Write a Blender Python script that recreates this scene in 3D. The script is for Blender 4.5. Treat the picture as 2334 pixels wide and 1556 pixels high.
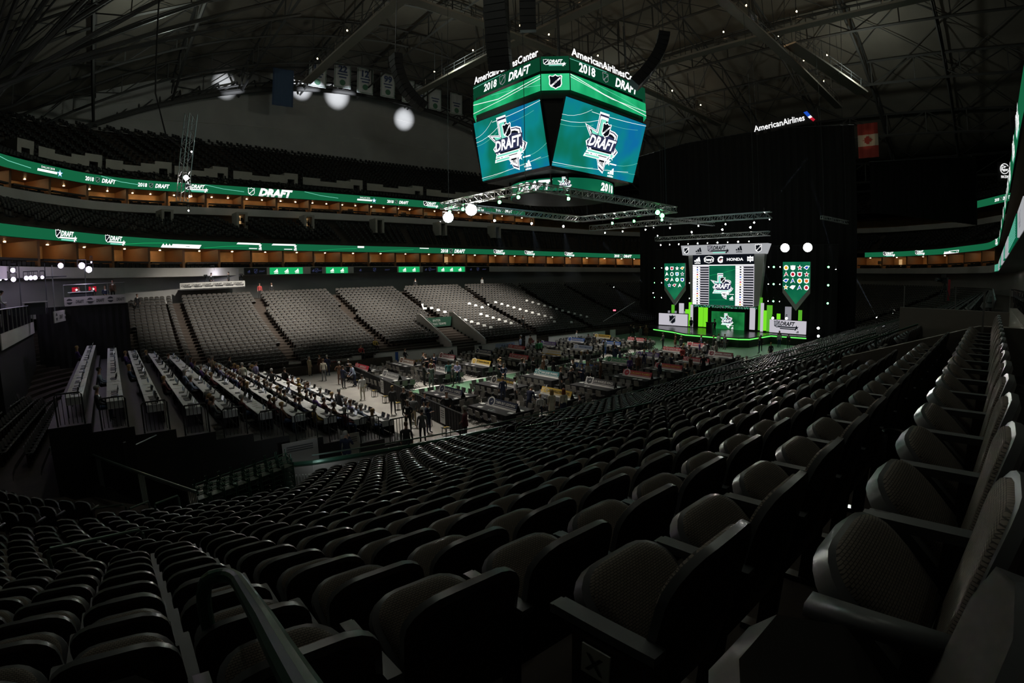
import bpy, math, random
import numpy as np
from mathutils import Vector, Matrix
random.seed(7)
for o in list(bpy.data.objects): bpy.data.objects.remove(o)
S = bpy.context.scene
COL = S.collection
R = math.radians
# ---------------------------------------------------------------- camera, world, exposure
CAM = Vector((-31.0, -30.4, 7.6))
cd = bpy.data.cameras.new('camera'); co = bpy.data.objects.new('camera', cd); COL.objects.link(co)
cd.type = 'PANO'
yaw, pit, rol = R(48.6), R(-6.65), R(-0.87)
fw = Vector((math.cos(yaw)*math.cos(pit), math.sin(yaw)*math.cos(pit), math.sin(pit)))
rt = Vector((math.sin(yaw), -math.cos(yaw), 0)); up = rt.cross(fw)
r2 = rt*math.cos(rol)+up*math.sin(rol); u2 = -rt*math.sin(rol)+up*math.cos(rol)
M = Matrix((r2, u2, -fw)).transposed().to_4x4(); M.translation = CAM
co.matrix_world = M
cd.sensor_width = 36.0; cd.sensor_fit = 'HORIZONTAL'; cd.clip_start = 0.05; cd.clip_end = 500
pc = cd if hasattr(cd, 'panorama_type') else cd.cycles
pc.panorama_type = 'FISHEYE_LENS_POLYNOMIAL'     # wide photographic lens, f = 1200 px on a 2334 px wide frame
K = 2334/36/1200
pc.fisheye_fov = R(180)
pc.fisheye_polynomial_k0 = 0.0; pc.fisheye_polynomial_k1 = -K; pc.fisheye_polynomial_k2 = 0.0
pc.fisheye_polynomial_k3 = 0.083*K**3; pc.fisheye_polynomial_k4 = 0.0
S.camera = co
S.view_settings.view_transform = 'Standard'; S.view_settings.look = 'None'
S.view_settings.exposure = 0.0; S.view_settings.gamma = 1.0; S.view_settings.use_curve_mapping = False
W = bpy.data.worlds.new('world'); S.world = W; W.use_nodes = True
W.node_tree.nodes['Background'].inputs[0].default_value = (0.5, 0.55, 0.6, 1)
W.node_tree.nodes['Background'].inputs[1].default_value = 0.0
S.cycles.max_bounces = 5; S.cycles.diffuse_bounces = 2; S.cycles.glossy_bounces = 2; S.cycles.transmission_bounces = 4
S.cycles.transparent_max_bounces = 12; S.cycles.volume_bounces = 0
S.cycles.use_denoising = True; S.cycles.use_light_tree = True; S.cycles.sample_clamp_indirect = 2.0
S.cycles.caustics_reflective = False; S.cycles.caustics_refractive = False
LIGHTS = []
def spot(p, tgt, energy, deg, blend=0.3, size=0.15, col=(1,1,1)):
    l = bpy.data.lights.new('spot', 'SPOT'); l.energy = energy; l.spot_size = R(deg); l.spot_blend = blend
    l.shadow_soft_size = size; l.color = col
    o = bpy.data.objects.new('spot_light', l); COL.objects.link(o); o.location = p
    o.rotation_euler = (Vector(tgt)-Vector(p)).to_track_quat('-Z', 'Y').to_euler()
    return o
def point(p, energy, size=0.2, col=(1,1,1)):
    l = bpy.data.lights.new('point', 'POINT'); l.energy = energy; l.shadow_soft_size = size; l.color = col
    o = bpy.data.objects.new('point_light', l); COL.objects.link(o); o.location = p; return o
# house and truss lights: over the floor, aimed at the floor tables and the far lower bowl
WARM = (1.0, .93, .82)
for x, tx in ((-12, -19), (-4, -9), (8, 3), (16, 12)):
    spot((x, 7, 27), (tx, 25, 4), 62000, 42, .9, .6, WARM)
for x in (-14, -5, 4, 13):
    spot((x, 2, 30), (x, 0, 0), 24000, 50, .9, .6, WARM)
spot((-22, 0, 30), (-20, 0, 2), 2600, 42, 1, .6, WARM)
# six moving heads throw white pools on the far upper wall
for p, q, d, e in (((34,43,17),(-13.8,62.3,37.2),2.4,420000),((22,44,16),(-1.2,62.2,37.9),2.0,330000),((5,4,15.2),(22.4,61.8,40.6),4.4,420000),((5,4,15.2),(7.8,62.6,43.6),5.2,420000),((5,4,15.2),(.4,62.2,43.9),4.6,420000),((5,4,15.2),(-14.5,61.9,42.2),4.4,300000)):
    spot(p, q, e, d, 1, .05, (.9,.94,1))
# dim fill lamps added up near the catwalks to give overall ambience
for q in ((-25,-10,36),(-25,30,34),(10,-18,38),(10,28,38),(45,-15,36),(45,25,36)):
    point(q, 900, .5, (.9,1,.85))
point((-22,-16,26), 300, 1.0, (1,.9,.8))  # added fill lamp, brightens the seats of the near stand
# ---------------------------------------------------------------- materials
MATS = {}
def lin(c):
    return tuple(((x/255)/12.92 if x <= 10 else (((x/255)+.055)/1.055)**2.4) for x in c)
def mat(n, col, rough=.6, metal=0, spec=.5, bump=None, var=0, coat=0):
    m = bpy.data.materials.new(n); m.use_nodes = True; t = m.node_tree; b = t.nodes['Principled BSDF']
    b.inputs['Base Color'].default_value = (*col, 1); b.inputs['Roughness'].default_value = rough
    b.inputs['Metallic'].default_value = metal; b.inputs['Specular IOR Level'].default_value = spec
    if coat: b.inputs['Coat Weight'].default_value = coat
    if var:
        nz = t.nodes.new('ShaderNodeTexNoise'); nz.inputs['Scale'].default_value = var[0]; nz.inputs['Detail'].default_value = 5
        tc = t.nodes.new('ShaderNodeTexCoord'); t.links.new(tc.outputs['Object'], nz.inputs['Vector'])
        rp = t.nodes.new('ShaderNodeValToRGB'); a, c = 1-var[1], 1+var[1]
        rp.color_ramp.elements[0].position = .3; rp.color_ramp.elements[1].position = .7
        rp.color_ramp.elements[0].color = (*[x*a for x in col], 1); rp.color_ramp.elements[1].color = (*[min(1,x*c) for x in col], 1)
        t.links.new(nz.outputs[0], rp.inputs[0]); t.links.new(rp.outputs[0], b.inputs['Base Color'])
    if bump:
        nz = t.nodes.new('ShaderNodeTexNoise'); nz.inputs['Scale'].default_value = bump[0]
        bp = t.nodes.new('ShaderNodeBump'); bp.inputs['Strength'].default_value = bump[1]
        t.links.new(nz.outputs[0], bp.inputs['Height']); t.links.new(bp.outputs[0], b.inputs['Normal'])
    MATS[n] = m; return m
def em(n, col, st=1.0, samp='NONE'):
    m = bpy.data.materials.new(n); m.use_nodes = True; t = m.node_tree
    t.nodes.remove(t.nodes['Principled BSDF']); e = t.nodes.new('ShaderNodeEmission')
    e.inputs[0].default_value = (*col, 1); e.inputs[1].default_value = st
    t.links.new(e.outputs[0], t.nodes['Material Output'].inputs[0])
    m.cycles.emission_sampling = samp; MATS[n] = m; return m
def em_mix(n, c1, c2, c3, scale, st, stretch=(1,1,1), samp='AUTO'):
    """an LED picture that drifts between three colours (procedural, fixed to the screen)"""
    m = em(n, c1, st, samp); t = m.node_tree; e = [x for x in t.nodes if x.type == 'EMISSION'][0]
    tc = t.nodes.new('ShaderNodeTexCoord'); mp = t.nodes.new('ShaderNodeMapping'); mp.inputs['Scale'].default_value = stretch
    nz = t.nodes.new('ShaderNodeTexNoise'); nz.inputs['Scale'].default_value = scale; nz.inputs['Detail'].default_value = 2
    rp = t.nodes.new('ShaderNodeValToRGB'); el = rp.color_ramp.elements
    el[0].position = .33; el[0].color = (*c1, 1); el[1].position = .68; el[1].color = (*c3, 1)
    k = el.new(.5); k.color = (*c2, 1)
    t.links.new(tc.outputs['Object'], mp.inputs[0]); t.links.new(mp.outputs[0], nz.inputs['Vector'])
    t.links.new(nz.outputs[0], rp.inputs[0]); t.links.new(rp.outputs[0], e.inputs[0]); return m
mat('concrete', (.30,.285,.265), .75, var=(.8,.15)); mat('dark_concrete', (.10,.085,.072), .85, var=(1.5,.2))
mat('step', (.04,.029,.022), .85, var=(2,.25)); mat('green_carpet', (.10,.21,.125), .95, bump=(60,.3))
mat('white_paint', (.75,.74,.72), .6); mat('beige_wall', (.32,.30,.27), .8, var=(.5,.1)); mat('grey_wall', (.34,.335,.33), .8, var=(.3,.08))
mat('fascia', (.46,.445,.43), .7, var=(.4,.1)); mat('suite_wall', (.42,.25,.12), .7, var=(.6,.3)); mat('suite_wood', (.16,.075,.03), .5)
mat('black', (.012,.012,.013), .6); mat('black_gloss', (.012,.012,.014), .25); mat('drape', (.008,.008,.009), .95, bump=(3,.4))
mat('steel', (.30,.31,.32), .4, .8); mat('alu', (.55,.56,.57), .35, .9); mat('dark_steel', (.045,.05,.055), .55, .5)
mat('roof', (.16,.145,.125), .9, var=(.15,.2)); mat('roof_steel', (.05,.05,.05), .7)
mat('seat_shell', (.030,.018,.017), .38, coat=.2); mat('seat_rim', (.11,.115,.12), .33); mat('arm', (.10,.105,.11), .42)
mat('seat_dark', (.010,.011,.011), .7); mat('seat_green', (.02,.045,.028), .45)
mat('cloth_black', (.014,.014,.016), .9, bump=(20,.2)); mat('cloth_white', (.70,.70,.71), .8, bump=(15,.15))
mat('chair_panel', (.15,.145,.13), .6); mat('paper', (.8,.8,.78), .8); mat('board_white', (.62,.62,.60), .5); mat('yellow', (.55,.36,.05), .5)
mat('blue_line', (.02,.09,.38), .5); mat('red', (.45,.03,.05), .6); mat('maroon', (.16,.025,.035), .7); mat('ink', (.02,.02,.022), .6)
mat('rail', (.10,.14,.12), .3, .6); mat('rail_green', (.03,.09,.06), .35, .3); mat('brass', (.5,.38,.12), .4, .6)
mat('hair_dark', (.018,.013,.010), .6); mat('hair_brown', (.10,.05,.022), .6); mat('hair_fair', (.35,.22,.09), .6); mat('hair_grey', (.33,.32,.30), .6)
mat('hair_red', (.22,.06,.015), .6)
mat('skin', (.48,.27,.19), .55); mat('skin_dark', (.13,.065,.04), .5); mat('shoe', (.015,.012,.01), .35); mat('eye', (.02,.015,.012), .3)
mat('lip', (.33,.12,.10), .5); mat('tie', (.09,.10,.14), .5)
for n, c in dict(black_suit=(.016,.016,.018), charcoal=(.045,.046,.05), navy=(.018,.026,.06), grey_suit=(.12,.125,.13), maroon_jacket=(.10,.022,.028),
        white_shirt=(.72,.72,.73), pale_blue=(.36,.42,.58), lavender=(.36,.34,.58), tan=(.36,.29,.18), green_shirt=(.03,.22,.08), olive=(.11,.11,.06),
        mustard=(.38,.27,.06), brown=(.12,.06,.035), purple=(.10,.05,.22), red_top=(.42,.05,.05), teal=(.03,.14,.15), floral=(.32,.30,.26), denim=(.05,.08,.16), cream=(.62,.58,.48)).items():
    mat(n, c, .85, bump=(25,.15))
def pad_material():
    """woven seat fabric: rows of short vertical dashes"""
    m = mat('seat_pad', (.185,.155,.125), .9); t = m.node_tree; b = t.nodes['Principled BSDF']
    tc = t.nodes.new('ShaderNodeTexCoord'); mp = t.nodes.new('ShaderNodeMapping'); mp.inputs['Scale'].default_value = (1,1,1)
    br = t.nodes.new('ShaderNodeTexBrick'); br.inputs['Scale'].default_value = 26; br.inputs['Mortar Size'].default_value = .03
    br.inputs['Brick Width'].default_value = .42; br.inputs['Row Height'].default_value = .22
    br.inputs['Color1'].default_value = (.21,.18,.15,1); br.inputs['Color2'].default_value = (.17,.145,.12,1); br.inputs['Mortar'].default_value = (.045,.04,.035,1)
    t.links.new(tc.outputs['UV'], br.inputs['Vector'])
    t.links.new(br.outputs['Color'], b.inputs['Base Color'])
    bp = t.nodes.new('ShaderNodeBump'); bp.inputs['Strength'].default_value = .5; bp.inputs['Distance'].default_value = .01
    t.links.new(br.outputs['Fac'], bp.inputs['Height']); bp.invert = True; t.links.new(bp.outputs[0], b.inputs['Normal'])
pad_material()
def glass_material():
    m = bpy.data.materials.new('glass'); m.use_nodes = True; t = m.node_tree; t.nodes.remove(t.nodes['Principled BSDF'])
    tr = t.nodes.new('ShaderNodeBsdfTransparent'); tr.inputs[0].default_value = (.86,.9,.88,1); gl = t.nodes.new('ShaderNodeBsdfGlossy'); gl.inputs['Roughness'].default_value = .03
    fr = t.nodes.new('ShaderNodeFresnel'); mx = t.nodes.new('ShaderNodeMixShader')
    t.links.new(fr.outputs[0], mx.inputs[0]); t.links.new(tr.outputs[0], mx.inputs[1]); t.links.new(gl.outputs[0], mx.inputs[2])
    t.links.new(mx.outputs[0], t.nodes['Material Output'].inputs[0]); MATS['glass'] = m
glass_material()
em('e_white', (1,1,1), 1.3); em('e_dim_white', (.8,.82,.85), .32); em('e_green', lin((20,96,62)), 1.0, 'AUTO'); em('e_green_dk', lin((10,62,40)), 1.0); em('e_mint', lin((126,220,196)), 1.1)
em('e_ink', lin((14,17,24)), 1.0); em('e_navy', lin((48,52,82)), 1); em('e_grey', lin((150,150,158)), .8); em('e_silver', lin((186,188,192)), .75); em('e_red', lin((190,30,50)), .9)
em('e_gold', lin((235,190,40)), .9); em('e_sky', lin((110,190,235)), .9); em('e_blue', lin((30,80,190)), 1); em('e_orange', lin((230,110,40)), .9)
em('e_lime', lin((120,225,40)), 1.0, 'AUTO'); em('e_lime2', lin((90,180,45)), .9); em('e_leaf', lin((24,170,96)), 1.0, 'AUTO')
em('e_strip', lin((110,245,105)), 1.2, 'AUTO'); em('e_panel', lin((212,208,218)), .8, 'AUTO')
em('lamp_white', (1,.98,.95), 40, 'NONE'); em('lamp_flood', (1,.97,.92), 300, 'NONE'); em('lamp_green', (.15,1,.28), 14, 'NONE'); em('lamp_warm', (1,.72,.38), 22, 'NONE')
em('lamp_violet', (.78,.6,1), 14, 'NONE'); em('downlight', (1,.66,.32), 170, 'AUTO'); em('lamp_red', (1,.08,.12), 4, 'NONE'); em('warm_glow', (1,.62,.28), .5, 'NONE')
em_mix('e_teal', lin((14,112,88)), lin((14,132,134)), lin((14,108,160)), .32, 1.0, (1,1,.8)); em_mix('e_band', lin((20,140,88)), lin((32,176,112)), lin((60,205,140)), .5, 1.0, (1,1,.5))
em_mix('e_scr', lin((8,84,58)), lin((14,98,68)), lin((30,120,80)), .3, 1.0); em_mix('e_scr2', lin((14,82,40)), lin((26,112,56)), lin((34,128,66)), .6, 1.0)
# ---------------------------------------------------------------- mesh helpers
class Frame:
    """a flat plane in the scene: origin o, to the right u, up v, out n"""
    def __init__(s, o, u, v):
        s.o = Vector(o); s.u = Vector(u).normalized(); v = Vector(v); s.v = (v-s.u*v.dot(s.u)).normalized(); s.n = s.u.cross(s.v)
    def p(s, x, y, z=0): return s.o+s.u*x+s.v*y+s.n*z
TEXT = {}
def text_data(s, shear=0.0, bold=0.0):
    k = (s, shear, bold)
    if k in TEXT: return TEXT[k]
    c = bpy.data.curves.new('t', 'FONT'); c.body = s; c.size = 1; c.shear = shear; c.offset = bold; c.resolution_u = 2; c.space_character = 1.0
    o = bpy.data.objects.new('t', c); COL.objects.link(o)
    dg = bpy.context.evaluated_depsgraph_get(); ev = o.evaluated_get(dg); me = ev.to_mesh()
    vs = np.array([(v.co.x, v.co.y) for v in me.vertices]) if len(me.vertices) else np.zeros((0,2))
    fs = [tuple(p.vertices) for p in me.polygons]; ev.to_mesh_clear()
    bpy.data.objects.remove(o); bpy.data.curves.remove(c)
    if len(vs):
        lo, hi = vs.min(0), vs.max(0); vs = vs-[lo[0], 0]; wd = hi[0]-lo[0]
    else: wd = 0
    TEXT[k] = (vs, fs, wd); return TEXT[k]
class MB:
    def __init__(s): s.v = []; s.f = []; s.m = []; s.mats = []; s.uv = None
    def mi(s, n):
        if n not in s.mats: s.mats.append(n)
        return s.mats.index(n)
    def add(s, vs, fs, m):
        b = len(s.v); s.v.extend(tuple(v) for v in vs); k = s.mi(m)
        for f in fs: s.f.append(tuple(i+b for i in f)); s.m.append(k)
    def box(s, c, d, m='black', rz=0, T=None):
        x, y, z = (q/2 for q in d); vs = [(a*x, b*y, e*z) for a in (-1,1) for b in (-1,1) for e in (-1,1)]
        cs, sn = math.cos(rz), math.sin(rz)
        vs = [Vector((c[0]+p[0]*cs-p[1]*sn, c[1]+p[0]*sn+p[1]*cs, c[2]+p[2])) for p in vs]
        if T: vs = [T @ p for p in vs]
        s.add(vs, [(0,1,3,2),(4,6,7,5),(0,4,5,1),(2,3,7,6),(0,2,6,4),(1,5,7,3)], m)
    def quad(s, pts, m): s.add(pts, [tuple(range(len(pts)))], m)
    def poly(s, fr, pts, m, z=0): s.add([fr.p(x, y, z) for x, y in pts], [tuple(range(len(pts)))], m)
    def rect(s, fr, x0, y0, x1, y1, m, z=0): s.poly(fr, [(x0,y0),(x1,y0),(x1,y1),(x0,y1)], m, z)
    def slab(s, fr, x0, y0, x1, y1, d, m, z=0):
        a = [fr.p(x, y, z) for x, y in ((x0,y0),(x1,y0),(x1,y1),(x0,y1))]; b = [fr.p(x, y, z-d) for x, y in ((x0,y0),(x1,y0),(x1,y1),(x0,y1))]
        s.add(a+b, [(0,1,2,3),(7,6,5,4),(0,4,5,1),(1,5,6,2),(2,6,7,3),(3,7,4,0)], m)
    def prism(s, fr, pts, d, m, z=0):
        n = len(pts); a = [fr.p(x, y, z) for x, y in pts]; b = [fr.p(x, y, z-d) for x, y in pts]
        s.add(a+b, [tuple(range(n)), tuple(range(2*n-1, n-1, -1))]+[(i, i+n, (i+1) % n+n, (i+1) % n) for i in range(n)], m)
    def tube(s, pts, r, m, n=6, cap=True):
        pts = [Vector(p) for p in pts]; rings = []
        for i, p in enumerate(pts):
            d = (pts[min(i+1, len(pts)-1)]-pts[max(i-1, 0)]).normalized()
            a = d.orthogonal().normalized() if abs(d.z) > .95 else Vector((0,0,1)).cross(d).normalized(); b = d.cross(a)
            rr = r[i] if isinstance(r, (list, tuple)) else r
            rings.append([p+a*math.cos(2*math.pi*k/n)*rr+b*math.sin(2*math.pi*k/n)*rr for k in range(n)])
        fs = [(i*n+k, i*n+(k+1) % n, (i+1)*n+(k+1) % n, (i+1)*n+k) for i in range(len(pts)-1) for k in range(n)]
        if cap: fs += [tuple(range(n-1, -1, -1)), tuple((len(pts)-1)*n+k for k in range(n))]
        s.add([q for rg in rings for q in rg], fs, m)
    def bar(s, a, b, w, m): s.tube([a, b], w*.707, m, 4)
    def lathe(s, c, prof, m, n=12, T=None):
        vs = [Vector((c[0]+r*math.cos(2*math.pi*k/n), c[1]+r*math.sin(2*math.pi*k/n), c[2]+z)) for r, z in prof for k in range(n)]
        if T: vs = [T @ v for v in vs]
        fs = [(i*n+k, i*n+(k+1) % n, (i+1)*n+(k+1) % n, (i+1)*n+k) for i in range(len(prof)-1) for k in range(n)]
        fs += [tuple(range(n-1, -1, -1)), tuple((len(prof)-1)*n+k for k in range(n))]
        s.add(vs, fs, m)
    def text(s, fr, t, x, y, h, m, z=.01, shear=0, bold=0, align='c', width=None):
        vs, fs, wd = text_data(t, shear, bold)
        if not len(vs): return 0
        k = h/.72; kx = k if width is None else min(k*1.3, width/max(wd, 1e-6)); w = wd*kx
        ox = x-(w/2 if align == 'c' else (w if align == 'r' else 0))
        s.add([fr.p(ox+a*kx, y+b*k, z) for a, b in vs], fs, m); return w
    def build(s, name, parent=None, smooth=False):
        me = bpy.data.meshes.new(name); me.from_pydata([tuple(v) for v in s.v], [], s.f)
        for n in s.mats: me.materials.append(MATS[n])
        me.polygons.foreach_set('material_index', s.m)
        if smooth: me.polygons.foreach_set('use_smooth', [True]*len(s.f))
        me.update(); return put(name, me, parent)
def put(name, me, parent=None):
    o = bpy.data.objects.new(name, me); COL.objects.link(o)
    if parent is not None: o.parent = parent
    return o
def tag(o, label=None, cat=None, group=None, kind=None):
    if label: o['label'] = label
    if cat: o['category'] = cat
    if group: o['group'] = group
    if kind: o['kind'] = kind
    return o
def thing(name, label, cat, loc=(0,0,0), rz=0, group=None):
    o = bpy.data.objects.new(name, None); COL.objects.link(o); o.location = loc; o.rotation_euler = (0,0,rz); o.empty_display_size = .1
    return tag(o, label, cat, group)
def copy_thing(src, loc, rz, label=None, group=None):
    def cp(o, par):
        c = o.copy(); COL.objects.link(c)
        if par is not None: c.parent = par
        for ch in KIDS.get(o.name, ()): cp(ch, c)
        return c
    r = cp(src, None); r.location = loc; r.rotation_euler = (0,0,rz); tag(r, label, None, group); return r
KIDS = {}
def index_kids(root):
    KIDS[root.name] = list(root.children)
    for c in root.children: index_kids(c)
ORD = ['first','second','third','fourth','fifth','sixth','seventh','eighth','ninth','tenth','eleventh','twelfth','thirteenth','fourteenth','fifteenth','sixteenth','seventeenth','eighteenth','nineteenth','twentieth','twenty-first','twenty-second','twenty-third','twenty-fourth','twenty-fifth','twenty-sixth','twenty-seventh','twenty-eighth','twenty-ninth','thirtieth']
ORD += ['thirty-'+x for x in ORD[:9]]+['fortieth']+['forty-'+x for x in ORD[:9]]+['fiftieth']+['fifty-'+x for x in ORD[:9]]+['sixtieth']+['sixty-'+x for x in ORD[:9]]
X, Y, Z = Vector((1,0,0)), Vector((0,1,0)), Vector((0,0,1))
# ---------------------------------------------------------------- graphics
SHIELD = [(-.5,.36),(-.42,.46),(-.3,.40),(-.16,.40),(0,.5),(.16,.40),(.3,.40),(.42,.46),(.5,.36),(.45,.12),(.47,-.16),(.36,-.34),(.16,-.40),(0,-.5),(-.16,-.40),(-.36,-.34),(-.47,-.16),(-.45,.12)]
TEXAS = [(.31,1),(.56,1),(.56,.78),(.68,.75),(.80,.74),(.90,.70),(.90,.47),(1,.41),(.92,.30),(.80,.25),(.73,.15),(.71,-.02),(.57,.04),(.50,.17),(.42,.27),(.33,.22),(.20,.30),(.10,.46),(.20,.54),(0,.74),(.31,.68)]
def scl(p, k, c=None):
    n = len(p); c = c or (sum(a for a, b in p)/n, sum(b for a, b in p)/n)
    return [(c[0]+(a-c[0])*k, c[1]+(b-c[1])*k) for a, b in p]
def at2(p, x, y, w, h): return [(x+a*w, y+b*h) for a, b in p]
def g_shield(mb, fr, x, y, h, z=.02, light='e_white', dark='e_ink', txt=True):
    w = h*.86; mb.poly(fr, at2(SHIELD, x, y, w, h), light, z); mb.poly(fr, at2(scl(SHIELD,.86,(0,0)), x, y, w, h), dark, z+.006)
    mb.poly(fr, at2([(-.36,-.24),(-.30,-.34),(.37,.2),(.36,.32)], x, y, w, h), light, z+.012)
    if txt:
        f2 = Frame(fr.p(x, y, 0), fr.u*.8+fr.v*.45, fr.v); mb.text(f2, 'NHL', 0, -.09*h, .17*h, dark, z+.018, bold=.02)
def g_word(mb, fr, x, y, h, z=.02, m='e_white', t='DRAFT', width=None, align='c'):
    return mb.text(fr, t, x, y, h, m, z, .3, .035, align, width)
def star(x, y, r): return [(x+r*(1 if i % 2 == 0 else .42)*math.sin(math.pi*i/5), y+r*(1 if i % 2 == 0 else .42)*math.cos(math.pi*i/5)) for i in range(10)]
def g_adidas(mb, fr, x, y, h, m, z=.02):
    t = h*.70; b = y-h/2+h*.26
    for i, (x0, hh) in enumerate(((-.48,.30),(-.17,.58),(.14,.92))):
        w = .24*h; sl = .5*hh
        bx = x+x0*h*1.05; mb.poly(fr, [(bx+.02*h,b),(bx+w+.06*h,b),(bx+w+.06*h-sl*t*.55,b+hh*t),(bx+.02*h-sl*t*.55+.04*h,b+hh*t*.80)], m, z)
    mb.text(fr, 'adidas', x, y-h/2, h*.2, m, z, 0, .03, 'c', h*1.1)
def g_texas(mb, fr, x, y, h, z=.02, ad=True):
    """draft emblem: state outline in layers, shield, word, bars, stars"""
    def P(p): return at2(p, x-h/2, y-h/2, h, h)
    mb.poly(fr, P(scl(TEXAS,1.10)), 'e_white', z); mb.poly(fr, P(scl(TEXAS,1.03)), 'e_navy', z+.006); mb.poly(fr, P(scl(TEXAS,.96)), 'e_white', z+.012)
    mb.poly(fr, P(scl(TEXAS,.84)), 'e_ink', z+.018)
    mb.poly(fr, P([(.36,.93),(.50,.93),(.50,.60),(.36,.60)]), 'e_mint', z+.022); mb.poly(fr, P([(.13,.70),(.34,.64),(.34,.58),(.2,.60)]), 'e_mint', z+.022)
    mb.poly(fr, P([(.60,.68),(.83,.64),(.83,.58),(.60,.58)]), 'e_navy', z+.022)
    mb.poly(fr, P([(.10,.36),(.90,.36),(.96,.62),(.16,.62)]), 'e_navy', z+.024)
    g_shield(mb, fr, x+.05*h, y+.25*h, .30*h, z+.03)
    g_word(mb, fr, x+.02*h, y-.10*h, .20*h, z+.05, 'e_white', 'DRAFT', .80*h)
    mb.poly(fr, P([(.10,.26),(.80,.26),(.84,.33),(.14,.33)]), 'e_white', z+.05); mb.poly(fr, P([(.14,.28),(.78,.28),(.80,.315),(.16,.315)]), 'e_mint', z+.055)
    mb.poly(fr, P([(.06,.18),(.74,.18),(.77,.245),(.09,.245)]), 'e_white', z+.05); mb.poly(fr, P([(.10,.195),(.5,.195),(.52,.23),(.12,.23)]), 'e_mint', z+.055)
    mb.poly(fr, P(star(.86,.30,.10)), 'e_white', z+.06); mb.poly(fr, P(star(.80,.18,.09)), 'e_white', z+.06); mb.poly(fr, P(star(.86,.30,.06)), 'e_mint', z+.064)
    mb.text(fr, '2018', x+.10*h, y-.42*h, .07*h, 'e_white', z+.06, .1, .02)
    if ad:
        mb.rect(fr, x+.37*h, y-.36*h, x+.58*h, y-.335*h, 'e_white', z+.02); g_adidas(mb, fr, x+.47*h, y-.50*h, .2*h, 'e_white', z+.02)
def g_lock(mb, fr, x, y, h, z=.02, light='e_white', dark='e_ink', bars='e_mint'):
    """wide lock-up: shield, DRAFT, two bars, star"""
    g_shield(mb, fr, x-1.30*h, y+.12*h, .95*h, z, light, dark, h > .5)
    g_word(mb, fr, x+.12*h, y-.05*h, .52*h, z, light, 'DRAFT', 2.0*h)
    mb.poly(fr, [(x-1.3*h,y-.30*h),(x+1.1*h,y-.30*h),(x+1.15*h,y-.14*h),(x-1.25*h,y-.14*h)], light, z)
    mb.poly(fr, [(x-.9*h,y-.50*h),(x+1.0*h,y-.50*h),(x+1.04*h,y-.37*h),(x-.86*h,y-.37*h)], bars, z)
    mb.poly(fr, star(x+1.32*h, y-.22*h, .32*h), light, z+.01); mb.poly(fr, star(x+1.16*h, y-.46*h, .2*h), light, z+.01)
def g_2018(mb, fr, x, y, h, z=.02, light='e_white'):
    mb.text(fr, '2018', x-2.0*h, y-h*.36, h*.72, light, z, .12, .03, 'c', 1.9*h); g_shield(mb, fr, x-.25*h, y, h, z, 'e_dim_white', 'e_green_dk', h > .5); g_word(mb, fr, x+2.0*h, y-h*.38, h*.76, z, light, 'DRAFT', 2.9*h)
def g_streak(mb, fr, pts, w, m, z=.015):
    for a, b in zip(pts, pts[1:]):
        d = Vector((b[0]-a[0], b[1]-a[1])).normalized(); nx, ny = -d.y*w/2, d.x*w/2
        mb.poly(fr, [(a[0]+nx,a[1]+ny),(a[0]-nx,a[1]-ny),(b[0]-nx,b[1]-ny),(b[0]+nx,b[1]+ny)], m, z)
# ---------------------------------------------------------------- plan of the building
CX, CY = 18.0, 4.0
LP = [(-28,-31.7),(-37,-30),(-43,-20),(-45,-5),(-43,7),(-37.4,16.3),(-31,25),(-24,31),(-13,36),(1,39.5),(17,41),(40,41),(55,39.5),(66,37),(74,30),(78,20),(79.5,5),(78,-6),(74,-15),(65.5,-23),(52,-29.8),(42,-31),(-14,-31.2)]
UP = [(-34,-38),(-47,-25),(-51,-8),(-50,8),(-46,20),(-40,31),(-33,38.5),(-27,41.5),(-20,42.6),(-8,44.2),(5,45.2),(20,45.6),(45,45),(62,42.5),(76,36),(84,22),(86,5),(84,-12),(76,-26),(60,-36),(45,-38)]
NA = 240
def sample(poly):
    out = []
    for k in range(NA):
        a = 2*math.pi*k/NA; dx, dy = math.cos(a), math.sin(a); best = None
        for (x0,y0),(x1,y1) in zip(poly, poly[1:]+poly[:1]):
            ex, ey = x1-x0, y1-y0; det = -dx*ey+ex*dy
            if abs(det) < 1e-9: continue
            t = (-(x0-CX)*ey+ex*(y0-CY))/det; s = (dx*(y0-CY)-dy*(x0-CX))/det
            if t > 0 and -1e-6 <= s <= 1+1e-6 and (best is None or t > best): best = t
        out.append(best)
    o = np.array(out)
    for _ in range(2): o = (np.roll(o,1)+2*o+np.roll(o,-1))/4
    return o
AN = np.arange(NA)*2*math.pi/NA
CO, SI = np.cos(AN), np.sin(AN)
rL, rU = sample(LP), sample(UP)
def ring(r, z): return [(CX+r[k]*CO[k], CY+r[k]*SI[k], z if np.isscalar(z) else z[k]) for k in range(NA)]
def loft(name, rings, m, kind='structure', close=True, lo=0, hi=NA, parent=None, flip=False):
    mb = MB(); n = NA
    vs = [p for rg in rings for p in rg]; ks = range(lo, hi) if not close else range(n)
    fs = [(i*n+k % n, i*n+(k+1) % n, (i+1)*n+(k+1) % n, (i+1)*n+k % n) for i in range(len(rings)-1) for k in ks]
    mb.add(vs, fs, m); o = mb.build(name, parent)
    if kind: o['kind'] = kind
    return o
# near-ribbon facts: the far ribbon stands at z 12.2-13.0, the upper one at 20.15-21.3
Z1B, Z1T, Z2B, Z2T = 12.17, 13.03, 20.15, 21.3
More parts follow.
